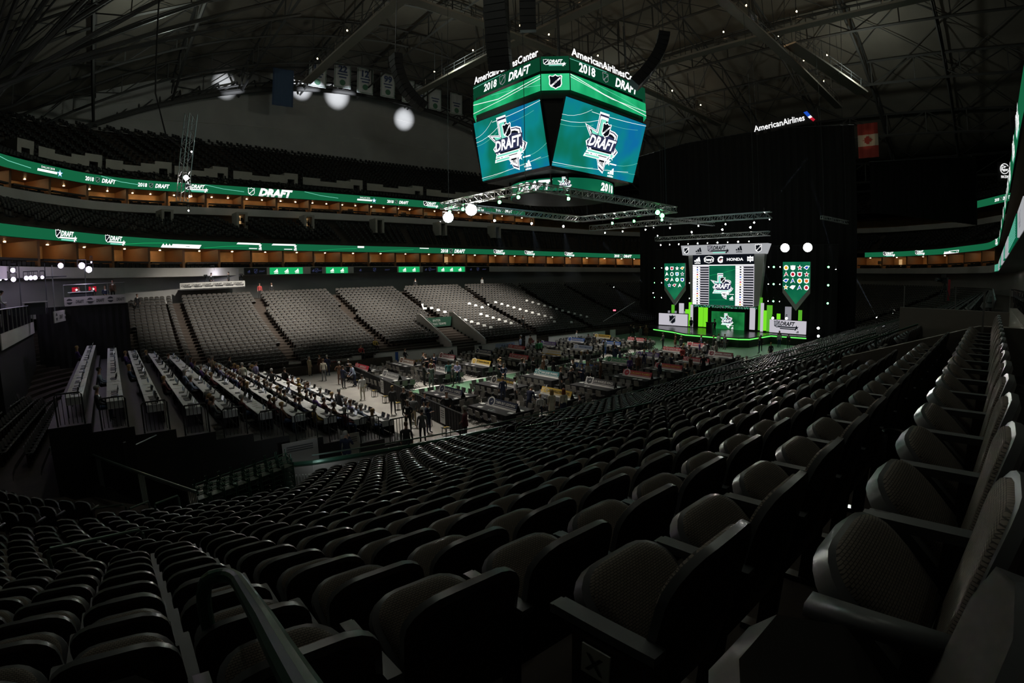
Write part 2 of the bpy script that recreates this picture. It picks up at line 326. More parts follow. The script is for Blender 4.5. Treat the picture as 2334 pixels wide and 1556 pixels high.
# floor, carpets
mb = MB(); mb.quad([(-70,-50,0),(95,-50,0),(95,60,0),(-70,60,0)], 'concrete'); fl = mb.build('floor'); fl['kind'] = 'structure'
mb = MB(); mb.box((2,-.2,.006),(31,3.5,.012),'green_carpet'); mb.box((25.5,0,.006),(16,30,.012),'green_carpet')
for y in (-2.05,1.62): mb.box((2,y,.010),(31,.22,.014),'white_paint')
mb.box((17.4,0,.010),(.22,30,.014),'white_paint'); mb.box((17.4,-.2,.013),(.3,3.4,.015),'green_carpet')
tag(mb.build('carpet'), 'green carpet runner with white edge lines that widens before the stage', 'carpet')
# lower bowl: rows of concrete treads round the floor
TR = .68
def lerp(a, b, f): return a+(b-a)*f
def zrow(i): return .75+.183*i+.002065*i*i
YS, YN, XW, XE, RC = -14.1, 13.6, -34.0, 53.5, 8.5
def arc(cx, cy, a0, a1, n): return [(cx, cy, math.radians(a0+(a1-a0)*k/n)) for k in range(n+1)]
PATH = [('S', x) for x in np.linspace(45, -25.5, 60)]
def xc(d): return -25.5-4.9*min(1, max(0, d)/9.5)
def bowl_pt(seg, t, d):
    if seg == 'S': return (t, YS-d)
    if seg == 'N': return (t, YN+d)
    if seg == 'W': return (lerp(xc(d), -25.5, (t+5.6)/11)-RC-d, t)
    cx, cy = {'SW':(xc(d),YS+RC),'NW':(-25.5,YN-RC),'SE':(45,YS+RC),'NE':(45,YN-RC)}[seg]
    return (cx+(RC+d)*math.cos(t), cy+(RC+d)*math.sin(t))
BP = [('SE', math.radians(a)) for a in range(360, 269, -6)]+[('S', x) for x in np.linspace(44, -25.4, 30)]+[('SW', math.radians(a)) for a in range(270, 179, -6)]
BP += [('W', y) for y in np.linspace(-5, 4.5, 5)]+[('NW', math.radians(a)) for a in range(180, 89, -6)]+[('N', x) for x in np.linspace(-25, 44, 30)]+[('NE', math.radians(a)) for a in range(90, -1, -6)]
mb = MB(); prof = [(-.35, 0.0), (-.35, .5)]
for i in range(25): prof += [(TR*i-.34, zrow(i)), (TR*i+.34, zrow(i))]
prof += [(TR*25+6, zrow(24))]
vs = [(*bowl_pt(s, t, d), z) for d, z in prof for s, t in BP]; n = len(BP)
mb.add(vs, [(i*n+k, i*n+k+1, (i+1)*n+k+1, (i+1)*n+k) for i in range(len(prof)-1) for k in range(n-1)], 'step')
o = mb.build('floor_lower_bowl'); o['kind'] = 'structure'
ZC = zrow(24)
# concourse wall, grey fascia band, suite level, club seating, upper suites, upper bowl, outer wall, roof
loft('wall_concourse', [ring(rL+2.2, ZC-.3), ring(rL+2.2, 9.25)], 'grey_wall')
loft('trim_lower_fascia', [ring(rL+2.2, 9.15), ring(rL, 9.15), ring(rL, 10.05), ring(rL+.5, 10.1)], 'fascia')
loft('floor_lower_suites', [ring(rL+.5, 10.1), ring(rL+4.5, 10.1)], 'dark_concrete')
loft('wall_lower_suites', [ring(rL+4.5, 10.1), ring(rL+4.5, Z1B)], 'suite_wall')
loft('ceiling_lower_suites', [ring(rL+4.5, Z1B-.02), ring(rL+.05, Z1B-.02)], 'suite_wood')
rM = np.maximum(rU-1.8, rL+2); zM = 16.0
steps = [ring(rL+.3, Z1T), ring(rL+.9, Z1T)]
for j in range(9):
    f0, f1 = j/9, (j+1)/9; steps += [ring(rL+.9+(rM-rL-.9)*f0, Z1T+(zM-Z1T)*f1), ring(rL+.9+(rM-rL-.9)*f1, Z1T+(zM-Z1T)*f1)]
loft('floor_club_level', steps, 'step')
loft('wall_club_level', [ring(rM, zM), ring(rU+1.2, zM), ring(rU+1.2, 17.9)], 'dark_concrete')
loft('trim_upper_fascia', [ring(rU+1.2, 17.35), ring(rU, 17.35), ring(rU, 18.3), ring(rU+.5, 18.32)], 'fascia')
loft('floor_upper_suites', [ring(rU+.5, 18.3), ring(rU+4.5, 18.3)], 'dark_concrete')
loft('wall_upper_suites', [ring(rU+4.5, 18.3), ring(rU+4.5, Z2B)], 'suite_wall')
loft('ceiling_upper_suites', [ring(rU+4.5, Z2B-.02), ring(rU+.05, Z2B-.02)], 'suite_wood')
steps = [ring(rU+.3, Z2T), ring(rU+1, Z2T)]; NUP = 20
def up_step(j): return 1+j*.78, (Z2T+.05+.33*j if j < 6 else Z2T+2.4+.52*(j-6))
for j in range(NUP): d, z = up_step(j); steps += [ring(rU+d, z), ring(rU+d+.78, z)]
loft('floor_upper_bowl', steps, 'step')
dT, zT = up_step(NUP-1); rO = rU+dT+.78
def roof_z(x, y): return max(30.5, 50.5-.0052*(x-14)**2-.0011*(y-2)**2)
rg = ring(rO, zT); ztop = np.array([roof_z(x, y)+.3 for x, y, _ in rg])
loft('wall_outer', [ring(rO, zT-.5), ring(rO, zT+(ztop-zT)*.4), ring(rO, ztop)], 'grey_wall')
mb = MB(); xs = np.linspace(-70, 115, 45); ys = np.linspace(-70, 75, 38)
mb.add([(x, y, roof_z(x, y)) for x in xs for y in ys], [(i*38+j, i*38+j+1, (i+1)*38+j+1, (i+1)*38+j) for i in range(44) for j in range(37)], 'roof')
o = mb.build('ceiling', smooth=True); o['kind'] = 'structure'
# thin lines of cladding joints on the outer wall
for zz in (.3, .62):
    rr = rO-.04; a = ring(rr, zT+(ztop-zT)*zz); mb = MB(); mb.tube([a[k] for k in range(28, 130)], .05, 'fascia', 4); tag(mb.build('trim_cladding_joint'), kind='structure')
# vomitory boxes of the upper bowl: light wall, dark doorway; and pale wall panels between
def ang_of(x, y): return math.atan2(y-CY, x-CX)
def ring_at(r, a):
    k = (a % (2*math.pi))/(2*math.pi)*NA; i = int(k); f = k-i; q = r[i % NA]*(1-f)+r[(i+1) % NA]*f
    return Vector((CX+q*math.cos(a), CY+q*math.sin(a), 0))
def ring_frame(r, a, z):
    """frame on a ring, facing the middle of the arena; u runs to the right as seen from inside"""
    p = ring_at(r, a); t = (ring_at(r, a-.01)-ring_at(r, a+.01)).normalized(); p.z = z
    return Frame(p, t, Z)
vx = [(-36.5,34.5),(-30,40),(-22,42.6),(-14.3,43.4),(-4.1,44.6),(6.5,45.3),(17.5,45.6),(29,45.5),(41,45)]
for k, (x, y) in enumerate(vx):
    fr = ring_frame(rU+3.2, ang_of(x, y), Z2T+.1); mb = MB()
    mb.slab(fr, -1.1, 0, -.55, 3.0, 2.6, 'beige_wall'); mb.slab(fr, .55, 0, 1.1, 3.0, 2.6, 'beige_wall'); mb.slab(fr, -.55, 2.1, .55, 3.0, 2.6, 'beige_wall')
    mb.slab(fr, -.55, 0, .55, 2.1, .1, 'warm_glow' if k in (1,2,3) else 'dark_concrete', -2.5); o = mb.build('wall_vomitory'); o['kind'] = 'structure'
    if k < len(vx)-1:
        a0, a1 = ang_of(x, y), ang_of(*vx[k+1]); mb = MB(); pts = [ring_frame(rU+2.6, a0+(a1-a0)*f, 0) for f in np.linspace(.12, .88, 7)]
        for q0, q1, h in zip(pts, pts[1:], (1.15,1.15,.75,.75,1.15,1.15)): mb.quad([q0.p(0,Z2T+1.45), q1.p(0,Z2T+1.45), q1.p(0,Z2T+1.45+h), q0.p(0,Z2T+1.45+h)], 'beige_wall')
        tag(mb.build('wall_upper_aisle'), kind='structure')
# club level openings: light jambs with warm doorways
for k, (x, y) in enumerate([(-25.5,40),(-14.9,40.5),(-5.3,41.5),(6,42.5),(18,43),(30,43)]):
    fr = ring_frame(rM-2.0, ang_of(x, y), 15.2); mb = MB()
    mb.slab(fr, -.75, 0, -.42, 2.2, 2, 'beige_wall'); mb.slab(fr, .42, 0, .75, 2.2, 2, 'beige_wall'); mb.slab(fr, -.42, 1.95, .42, 2.2, 2, 'beige_wall')
    mb.slab(fr, -.42, 0, .42, 1.95, .1, 'warm_glow' if k in (1,2) else 'dark_concrete', -1.8); o = mb.build('wall_club_doorway'); o['kind'] = 'structure'
# suites: party walls, counters, downlights
def suites(r, zf, zc, a_list, where):
    n = 0
    for k, a in enumerate(a_list):
        fr = ring_frame(r+.6, a, zf); mb = MB()
        mb.slab(fr, -.15, 0, .15, zc-zf, 3.9, 'suite_wood'); o = mb.build('wall_suite_partition'); o['kind'] = 'structure'
        if k == len(a_list)-1: break
        am = (a+a_list[k+1])/2; fm = ring_frame(r+.6, am, zf); wd = (ring_at(r, a)-ring_at(r, a_list[k+1])).length
        for f in (-.22, .24):
            mb = MB(); p = fm.p(f*wd, zc-zf-.06, -2.2); mb.lathe(p, [(.02,.0),(.08,.0),(.10,.02),(.08,.04)], 'downlight', 8); n += 1
            tag(mb.build('downlight'), f'small round warm ceiling light, {ORD[(2*k+(f>0)) % 70]} along the {where} suites', 'light', f'downlights of the {where} suites')
        # dark row of seats and a drink rail at the front of the suite
        t = thing('suite_counter', f'dark drink rail with high seats before the {ORD[k]} box of the {where} suites', 'counter', (0,0,0), 0, f'counters of the {where} suites')
        mb = MB(); mb.slab(fm, -wd*.44, .45, wd*.44, .62, .4, 'black', .2); mb.build('rail', t)
        mb = MB()
        for q in np.arange(-wd*.40, wd*.40, .52):
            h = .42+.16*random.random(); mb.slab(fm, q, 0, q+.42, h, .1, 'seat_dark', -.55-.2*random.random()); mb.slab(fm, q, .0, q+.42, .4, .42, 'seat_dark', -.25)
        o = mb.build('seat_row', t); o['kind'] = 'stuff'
        mb = MB(); b = fm.p(wd*(random.random()-.5)*.6, 0, -3.75); f2 = Frame(b, fm.u, Z)
        if random.random() < .6: mb.slab(f2, -.35, 0, .35, 1.75, .05, 'warm_glow' if random.random() < .35 else 'beige_wall'); tag(mb.build('door_suite'), kind='structure')
        else: mb.slab(f2, -.5, .9, .5, 1.5, .05, 'black_gloss'); tag(mb.build('framed_panel', t), 'dark wall screen')
def spaced(r, x0, y0, x1, y1, step):
    a0, a1 = ang_of(x0, y0), ang_of(x1, y1); out = [a0]; a = a0
    if a1 > a0: a1 -= 2*math.pi
    while a > a1:
        q = ring_at(r, a); da = .002
        while (ring_at(r, a-da)-q).length < step: da += .002
        a -= da; out.append(a)
    return out
suites(rL, 10.1, Z1B, spaced(rL, -44, 2, 70, 33, 4.6), 'lower')
suites(rU, 18.3, Z2B, spaced(rU, -50, 8, 40, 45, 5.0), 'upper')
suites(rL, 10.1, Z1B, spaced(rL, 79, 5, 55, -29, 5.5), 'stage end')
# LED ribbon boards
def ribbon(r, z0, z1, spans, label):
    t = thing('ribbon_board', label, 'screen', (0,0,0))
    for a0, a1 in spans:
        mb = MB(); n = max(4, int(abs(a1-a0)/.02)); q = [ring_at(r-.04, a0+(a1-a0)*k/n) for k in range(n+1)]
        for p0, p1 in zip(q, q[1:]): mb.quad([(p0.x,p0.y,z0),(p1.x,p1.y,z0),(p1.x,p1.y,z1),(p0.x,p0.y,z1)], 'e_green')
        mb.build('led_strip', t)
    return t
class RingFrame:
    """drawing frame bent along a ring"""
    def __init__(s, r, a, z):
        f = ring_frame(r, a, z); s.r, s.a, s.z, s.u, s.v, s.n = r, a, z, f.u, f.v, f.n; s.k = .02/(ring_at(r, a-.01)-ring_at(r, a+.01)).length; s.o = f.o
    def p(s, x, y, z=0): q = ring_at(s.r-z, s.a-x*s.k); q.z = s.z+y; return q
def on_ribbon(t, r, z, x, y, draw):
    fr = RingFrame(r-.06, ang_of(x, y), z); mb = MB(); draw(mb, fr); mb.build('lettering', t)
A = ang_of
rb1 = ribbon(rL, Z1B, Z1T, [(A(-46,-12)+2*math.pi, A(67,36.6)), (A(77,-8), A(60,-26)), (A(60,-26), A(-20,-31.2))], 'lower green LED ribbon board wrapping the arena above the lower suites')
H1 = (Z1T-Z1B); c1 = (Z1B+Z1T)/2
for x, y, g in ((-40.5,11,'l'),(-34.5,20.5,'l'),(-30.5,25.5,'l'),(19.1,41,'2'),(29.3,41,'l'),(36.7,41,'l'),(46.9,40.3,'l'),(61.3,38.1,'2'),(75,-13,'l'),(70,-19,'l')):
    on_ribbon(rb1, rL, c1, x, y, (lambda mb, fr: g_lock(mb, fr, 0, .02, H1*.92)) if g == 'l' else (lambda mb, fr: g_2018(mb, fr, 0, 0, H1*.9)))
def cut_word(mb, fr):
    mb.poly(fr, [(-2.6,-.43),(2.6,-.43),(2.9,-.02),(-.9,-.02),(-1.0,-.2),(-2.4,-.2)], 'e_white', .01); mb.poly(fr, [(-.8,-.40),(2.45,-.40),(2.65,-.1),(-.75,-.1)], 'e_green', .015)
    for k in range(3): mb.poly(fr, [(-2.4+.45*k,-.2),(-2.05+.45*k,-.2),(-2.2+.45*k,.0)], 'e_white', .01)
    for k in range(4): mb.poly(fr, [(-.7+.8*k,-.40),(-.35+.8*k,-.40),(-.2+.8*k,-.22),(-.55+.8*k,-.22)], 'e_white', .02)
on_ribbon(rb1, rL, c1, -23.9, 31, cut_word); on_ribbon(rb1, rL, c1, 63, -24.5, cut_word)
def cut_bar(mb, fr):
    mb.poly(fr, [(-2,.20),(1.2,.20),(1.5,.4),(-1.8,.4)], 'e_white', .01); mb.poly(fr, star(1.5,.15,.3), 'e_white', .012); g_adidas(mb, fr, 1.5, -.18, .5, 'e_white', .014); mb.poly(fr, [(-.2,-.3),(1,-.3),(1.05,-.22),(-.2,-.22)], 'e_white', .01)
on_ribbon(rb1, rL, c1, -14.9, 35.1, cut_bar); on_ribbon(rb1, rL, c1, -10, 36.8, cut_bar); on_ribbon(rb1, rL, c1, 1.9, 39.6, lambda mb, fr: mb.rect(fr, -.4,.15,.7,.4,'e_white',.01)); on_ribbon(rb1, rL, c1, 13.5, 40.9, lambda mb, fr: mb.rect(fr, -.9,.25,.9,.36,'e_white',.01))
for x, y in ((-18,33.6),(-2,38.9),(8,40.4),(-28,28)): on_ribbon(rb1, rL, c1, x, y, lambda mb, fr: g_streak(mb, fr, [(-3,-.35),(0,-.1),(3.4,.05)], .05, 'e_leaf', .012))
for x in (44,33,22,14,8,3,-2,-7,-11):   # the near stretch overhead
    on_ribbon(rb1, rL, c1, x, -31.1, (lambda mb, fr: g_lock(mb, fr, 0, 0, H1*.92)) if x % 3 else (lambda mb, fr: g_2018(mb, fr, 0, 0, H1*.9)))
rb2 = ribbon(rU, Z2B, Z2T, [(A(-52,5), A(-31,40.3)), (A(-31,40.3), A(39.5,45)), (A(74,-28), A(63,-34.4))], 'upper green LED ribbon board wrapping the arena above the upper suites')
H2 = Z2T-Z2B; c2 = (Z2B+Z2T)/2
for x, y, g in ((-36.8,34.4,'s'),(-32.1,39,'2'),(-25.8,41.7,'2'),(-20,42.6,'l'),(5.9,45.2,'s'),(11.4,45.4,'2'),(18.1,45.5,'l'),(28,45.4,'l'),(34,45.2,'2'),(67.1,-31.6,'2')):
    on_ribbon(rb2, rU, c2, x, y, {'l':lambda mb, fr: g_lock(mb, fr, 0, .02, H2*.8),'2':lambda mb, fr: g_2018(mb, fr, 0, 0, H2*.55),
        's':lambda mb, fr: (mb.text(fr,'DALLAS 2018',-.3,.18,.22,'e_white',.01), mb.poly(fr,[(-1.7,-.2),(.9,-.2),(.95,.05),(-1.65,.05)],'e_white',.01), mb.poly(fr,star(1.3,-.05,.45),'e_sky',.012), mb.poly(fr,star(1.3,-.05,.3),'e_white',.014))}[g])
def big_word(mb, fr): g_shield(mb, fr, -3.0, 0, 1.1, .01, 'e_white', 'e_green', True); mb.text(fr, 'DRAFT', .6, -.47, 1.0, 'e_white', .01, .3, .06, 'c', 5.2); mb.rect(fr, -1.9,-.47,3.4,-.40,'e_green',.02)
on_ribbon(rb2, rU, c2, -9.5, 44, big_word)
for x, y in ((-16.5,43.1),(-2,44.7),(-30,40.6),(-40,30)): on_ribbon(rb2, rU, c2, x, y, lambda mb, fr: g_streak(mb, fr, [(-2.5,.5),(0,.1),(3,-.1)], .05, 'e_mint', .012))
# LED panels and painted panels on the lower fascia
def fascia_panel(x, y, w, kind, lab):
    fr = ring_frame(rL-.07, A(x, y), 9.18); t = thing('fascia_screen', lab, 'screen'); mb = MB()
    mb.slab(fr, -w/2, 0, w/2, .84, .06, {'g':'e_leaf','d':'black','w':'e_silver','s':'e_scr'}[kind], .02); mb.build('panel', t); mb = MB()
    if kind == 'g':
        n = 3 if w > 4 else 2
        for k in range(n): g_adidas(mb, fr, (k-(n-1)/2)*w/(n+.15), .42, .66, 'e_white', .03)
    elif kind == 'd':
        g_shield(mb, fr, 0, .42, .6, .03, 'e_navy', 'e_ink', False); g_adidas(mb, fr, -w*.3, .42, .4, 'e_navy', .03); mb.text(fr, 'DRAFT', w*.28, .3, .2, 'e_navy', .03, .3)
    elif kind == 's':
        for q in np.arange(-w/2+.2, w/2-.2, .28):
            for k in range(9): mb.rect(fr, q, .06+.085*k, q+.16, .11+.085*k, 'e_mint', .03)
    else:
        g_lock(mb, fr, 0, .42, .5, .03, 'e_grey', 'e_silver', 'e_grey')
    mb.build('lettering', t)
side = 'on the fascia above the far seats'
for x, y, w, k, lb in ((-10,36.9,4.9,'g','green screen with three white stripe logos '+side+', nearest the press risers'),(-2.2,39,3.7,'g','green screen with two white stripe logos '+side+', second from the press risers'),
    (10.5,40.6,3.9,'g','green screen with two white stripe logos '+side+', third from the press risers'),(18.9,41.1,5.4,'g','green screen with three white stripe logos '+side+', nearest the stage'),
    (-14.4,35.5,3.4,'d','dark fascia panel with faint logos, nearest the press risers'),(-5.6,38.2,1.8,'d','narrow dark fascia panel between the two green screens nearest the press'),(4.2,40,8,'d','long dark fascia panel between the middle green screens'),(14.5,41,2.6,'d','dark fascia panel between the two green screens nearest the stage'),(24.4,41.1,5,'d','dark fascia panel past the last green screen'),):
    fascia_panel(x, y, w, k, lb)
x = -13.5
for w, k, lb in ((4.2,'w','white'),(10,'s','green dotted'),(6.5,'w','white'),(4,'s','green dotted'),(9,'w','white'),(9,'s','green dotted'),(9,'w','white'),(9,'s','green dotted')):
    fascia_panel(x+w/2, -31.15, w-.4, k, f'{lb} fascia screen over the near back row, starting {ORD[int((x+14)//4)]} from the camera end'); x += w
# ---------------------------------------------------------------- centre-hung scoreboard
sb = thing('scoreboard', 'big centre-hung scoreboard with bright green and teal screens above the floor', 'scoreboard', (1.7,.05,0))
def L3(p): return Vector(p)-Vector((1.7,.05,0))
xl, yr = -4.5, -5.4
cor = [(-3.04,yr),(6.44,yr),(7.9,-3.9),(7.9,4.0),(6.44,5.5),(-3.04,5.5),(xl,4.0),(xl,-3.9)]
cor = [(a-1.7, b-.05) for a, b in cor]
mb = MB(); C8 = lambda k, z, s=1: (cor[k % 8][0]*s, cor[k % 8][1]*s, z)
mb.add([C8(k, 20.75, .97) for k in range(8)]+[C8(k, 23.95, .97) for k in range(8)], [tuple(range(7,-1,-1)), tuple(range(8,16))]+[(k,(k+1)%8,(k+1)%8+8,k+8) for k in range(8)], 'black')
lo = [(-3.6-1.7,-3.88),(6.4-1.7,-3.88),(6.4-1.7,3.95),(-3.6-1.7,3.95)]
mb.add([(a*.95,b*.95,15.7) for a, b in lo]+[C8(k,20.75,.93) for k in (7,0,1,2,3,4,5,6)], [(3,2,1,0),(0,5,4),(0,1,6,5),(1,7,6),(1,2,8,7),(2,9,8),(2,3,10,9),(3,11,10),(3,0,4,11)], 'black')
mb.lathe((0,0,0), [(4.25,14.35),(4.25,15.45),(3.2,15.75)], 'black', 40)
for k in range(8): mb.bar(C8(k,15.7,.6), C8(k,14.9,.6), .12, 'black')
for x in (-4.2,4.2):
    for y in (-4,4): mb.tube([(x,y,23.9),(x,y,44)], .05, 'dark_steel', 5)
mb.box((0,0,24.1),(7,7,.3),'dark_steel'); mb.build('body', sb)
def face_set(far):
    for a, b, side in ((6,7,'L'),(0,1,'R')) if not far else ((2,3,'L'),(4,5,'R')):
        p0, p1 = Vector(C8(a,0)), Vector(C8(b,0)); u = p1-p0; w = u.length; fr = Frame(p0, u, Z)
        k = {'L':0,'R':1}[side]
        mb = MB(); mb.rect(fr, .03, 22.78, w-.03, 23.9, 'e_green_dk', .03); mb.build('ribbon_screen', sb); mb = MB()
        g_2018(mb, fr, w*.50, 23.34, .86, .05) if w < 8.5 else (mb.text(fr,'2018',w*.20,23.0,.72,'e_white',.05,.1,.03,'c',1.9), g_shield(mb,fr,w*.43,23.34,.86,.05,'e_dim_white','e_green_dk'), g_word(mb,fr,w*.72,22.98,.76,.05,'e_white','DRAFT',3.1))
        g_streak(mb, fr, [(0,23.7),(w*.45,23.84)], .03, 'e_mint', .04); mb.build('lettering', sb)
        mb = MB(); mb.rect(fr, .03, 21.28, w-.03, 22.55, 'e_band', .03); g_streak(mb, fr, [(0,22.5-.25*(1-k)-.0),(w*.4,21.9),(w,22.4 if k == 0 else 21.45)], .05, 'e_white', .05); g_streak(mb, fr, [(0,21.5+.8*k),(w*.5,21.75),(w,22.2-.4*k)], .035, 'e_white', .05); g_streak(mb, fr, [(w*.3,22.45),(w*.7,22.1),(w,21.7)], .025, 'e_mint', .045); mb.build('band_screen', sb)
        fb = Frame(p0+Z*23.98, u, Z); mb = MB(); mb.text(fb, 'AmericanAirlinesCenter', w/2, .06, .60, 'e_white', .05, 0, .025, 'c', w*.96); mb.build('name_letters', sb)
        for q in np.linspace(.4, w-.4, 9): pass
        # main screen, tilted in at the bottom
        bl = {'L':(lo[3],lo[0]),'R':(lo[0],lo[1])}[side]
        if far: bl = {'L':(lo[1],lo[2]),'R':(lo[2],lo[3])}[side]
        q0 = Vector((*bl[0],15.85)); q1 = Vector((*bl[1],15.85)); t0 = p0+Z*20.72; t1 = p1+Z*20.72
        f2 = Frame(q0, q1-q0, ((t0+t1)/2-(q0+q1)/2)); w2 = (q1-q0).length; h2 = ((t0+t1)/2-(q0+q1)/2).length
        mb = MB(); mb.slab(f2, .0, 0, w2, h2, .15, 'black', .05); mb.rect(f2, .04, .04, w2-.04, h2-.04, 'e_teal', .06)
        for y0, y1, x0, x1, wd, mm in ((.03,.10,0,.45,.02,'e_mint'),(.06,.16,0,.9,.025,'e_white'),(.12,.15,.5,1,.015,'e_mint'),(.60,.72,0,.35,.02,'e_mint'),(.66,.90,0,.5,.025,'e_white'),(.74,.93,.0,.3,.02,'e_white'),(.80,.86,.55,.9,.015,'e_mint'),(.90,.97,.3,1,.03,'e_white'),(.22,.34,.7,1,.02,'e_mint')):
            pts = [(w2*(x0+(x1-x0)*q), h2*min(.97,(y0+(y1-y0)*q*q))) for q in (0,.2,.4,.6,.8,1)]; g_streak(mb, f2, pts, wd, mm, .07)
        mb.build('main_screen', sb)
        mb = MB(); g_texas(mb, f2, w2*.48, h2*.50, h2*.80, .09); mb.build('emblem', sb)
face_set(False); face_set(True)
for a, b in ((7,0),(1,2),(3,4),(5,6)):
    p0, p1 = Vector(C8(a,0)), Vector(C8(b,0)); w = (p1-p0).length; fr = Frame(p0, p1-p0, Z); mb = MB()
    mb.rect(fr, .03, 22.78, w-.03, 23.9, 'e_green_dk', .03); mb.rect(fr, .03, 21.28, w-.03, 22.55, 'e_band', .03); mb.build('corner_screen', sb); mb = MB()
    g_lock(mb, fr, w/2, 23.4, .50, .05); g_shield(mb, fr, w/2, 21.92, 1.15, .05); mb.build('corner_emblem', sb)
mb = MB(); n = 64
for k in range(n):
    a0, a1 = 2*math.pi*k/n, 2*math.pi*(k+1)/n; mb.quad([(4.3*math.cos(a0),4.3*math.sin(a0),14.42),(4.3*math.cos(a1),4.3*math.sin(a1),14.42),(4.3*math.cos(a1),4.3*math.sin(a1),15.42),(4.3*math.cos(a0),4.3*math.sin(a0),15.42)], 'e_scr')
mb.build('ring_screen', sb)
def on_ring(deg, draw):
    a = R(deg); p = Vector((4.33*math.cos(a),4.33*math.sin(a),14.92)); fr = Frame(p, Vector((-math.sin(a),math.cos(a),0)), Z); mb = MB(); draw(mb, fr); mb.build('ring_lettering', sb)
def chunk(word, deg, h, step):
    for i, ch in enumerate(word): on_ring(deg+step*(i-(len(word)-1)/2), lambda mb, fr: mb.text(fr, ch, 0, -h/2, h, 'e_white', .01, .25, .05))
chunk('DRAFT', 192, .72, 8.5); on_ring(226, lambda mb, fr: g_texas(mb, fr, 0, 0, .98, .01, False)); chunk('2018', 281, .62, 7); chunk('DRAFT', 12, .72, 8.5); chunk('2018', 90, .62, 7)
# curved line-array loudspeakers
def line_array(pts, w, label):
    t = thing('line_array', label, 'loudspeaker', pts[0])
    for i, (a, b) in enumerate(zip(pts, pts[1:])):
        a, b = Vector(a)-Vector(pts[0]), Vector(b)-Vector(pts[0]); d = (b-a); L = d.length*.94
        T = Matrix.Translation((a+b)/2) @ d.to_track_quat('Z','Y').to_matrix().to_4x4(); mb = MB(); mb.box((0,0,0),(w,w*.62,L),'black',0,T); mb.box((0,w*.32,0),(w*.86,.03,L*.84),'dark_steel',0,T); mb.build('cabinet', t)
    mb = MB(); mb.tube([(0,0,0),(0,0,20)], .03, 'dark_steel', 4); mb.build('hanging_cable', t)
def curve3(a, b, c, n): return [tuple((1-s)**2*np.array(a)+2*s*(1-s)*np.array(b)+s*s*np.array(c)) for s in np.linspace(0,1,n)]
line_array(curve3((-13.9,.4,23.1),(-13.7,.4,20.6),(-11.9,-.1,19.5),13), .95, 'curved black loudspeaker column hanging before the row of pale banners')
line_array(curve3((-8.9,-4.2,28.5),(-9.0,-4.3,24.8),(-8.0,-3.6,22.0),14), 1.5, 'curved black loudspeaker column rising behind the end screen of the scoreboard')
line_array(curve3((-6.9,-5.2,28.5),(-6.9,-5.2,26.5),(-6.7,-5.0,24.8),8), 1.1, 'short black loudspeaker column close beside the tall one above the scoreboard')
line_array(curve3((-1.2,-12.2,24.0),(-1.3,-12.1,22.3),(-2.6,-10.6,20.4),12), 1.15, 'curved black loudspeaker column before the end of the white lettering on the side screen')
line_array(curve3((3.5,-3.4,22.0),(3.4,-3.2,20.8),(4.4,-3.6,20.2),6), .8, 'small dark loudspeaker column hanging beyond the scoreboard')
# ---------------------------------------------------------------- lighting trusses and lamps
def truss(a, b, label, w=.5, mid=None, group=None, cables=True):
    a, b = Vector(a), Vector(b); t = thing('lighting_truss', label, 'truss', a, 0, group); d = (b-a); L = d.length; u = d.normalized(); s = u.cross(Z).normalized(); v = s.cross(u)
    cs = [s*w/2+v*w/2, s*-w/2+v*w/2, s*w/2-v*w/2, s*-w/2-v*w/2]
    for c in cs: mb = MB(); mb.tube([c, c+d], .045, 'alu', 5); mb.build('chord', t)
    mb = MB(); n = max(2, int(L/.62))
    for k in range(n):
        p, q = u*(L*k/n), u*(L*(k+1)/n); e = (0,1) if k % 2 else (1,0)
        for i, j in ((0,2),(1,3),(0,1),(2,3)):
            i2, j2 = (i, j) if k % 2 else (j, i); mb.bar(cs[i2]+p, cs[j2]+q, .035, 'alu')
        mb.bar(cs[0]+p, cs[2]+p, .035, 'alu'); mb.bar(cs[1]+p, cs[3]+p, .035, 'alu')
    mb.build('lacing', t)
    if cables:
        mb = MB()
        for f in (.08,.92): mb.tube([d*f+v*w/2, d*f+Z*22], .02, 'dark_steel', 4)
        mb.build('hanging_cable', t)
    return t
SQ = [(-6.6,5.6),(-6.6,-5.2),(10.4,-5.6),(10.4,5.6)]; zt = 13.8
for k, lb in enumerate(('end of the square under the scoreboard that faces the press','side of the square under the scoreboard that faces the near seats','end of the square under the scoreboard that faces the stage','side of the square under the scoreboard that faces the far seats')):
    truss((*SQ[k],zt), (*SQ[(k+1)%4],zt), 'silver lattice truss, '+lb, .5, None, 'scoreboard truss square', k % 2 == 0)
truss((20.2,12.4,14.0),(21.2,-10.4,14.1),'long silver lattice truss across the hall before the stage',.6)
truss((29,8.5,12.9),(29,-7.2,12.95),'shorter silver lattice truss hung right over the stage screens',.5)
truss((23,4.5,14.9),(31,1,14.6),'short silver lattice truss running back from the stage truss',.4)
truss((30,-13,14.6),(33,-15.2,14.2),'short angled lattice piece hung beside the stage',.35)
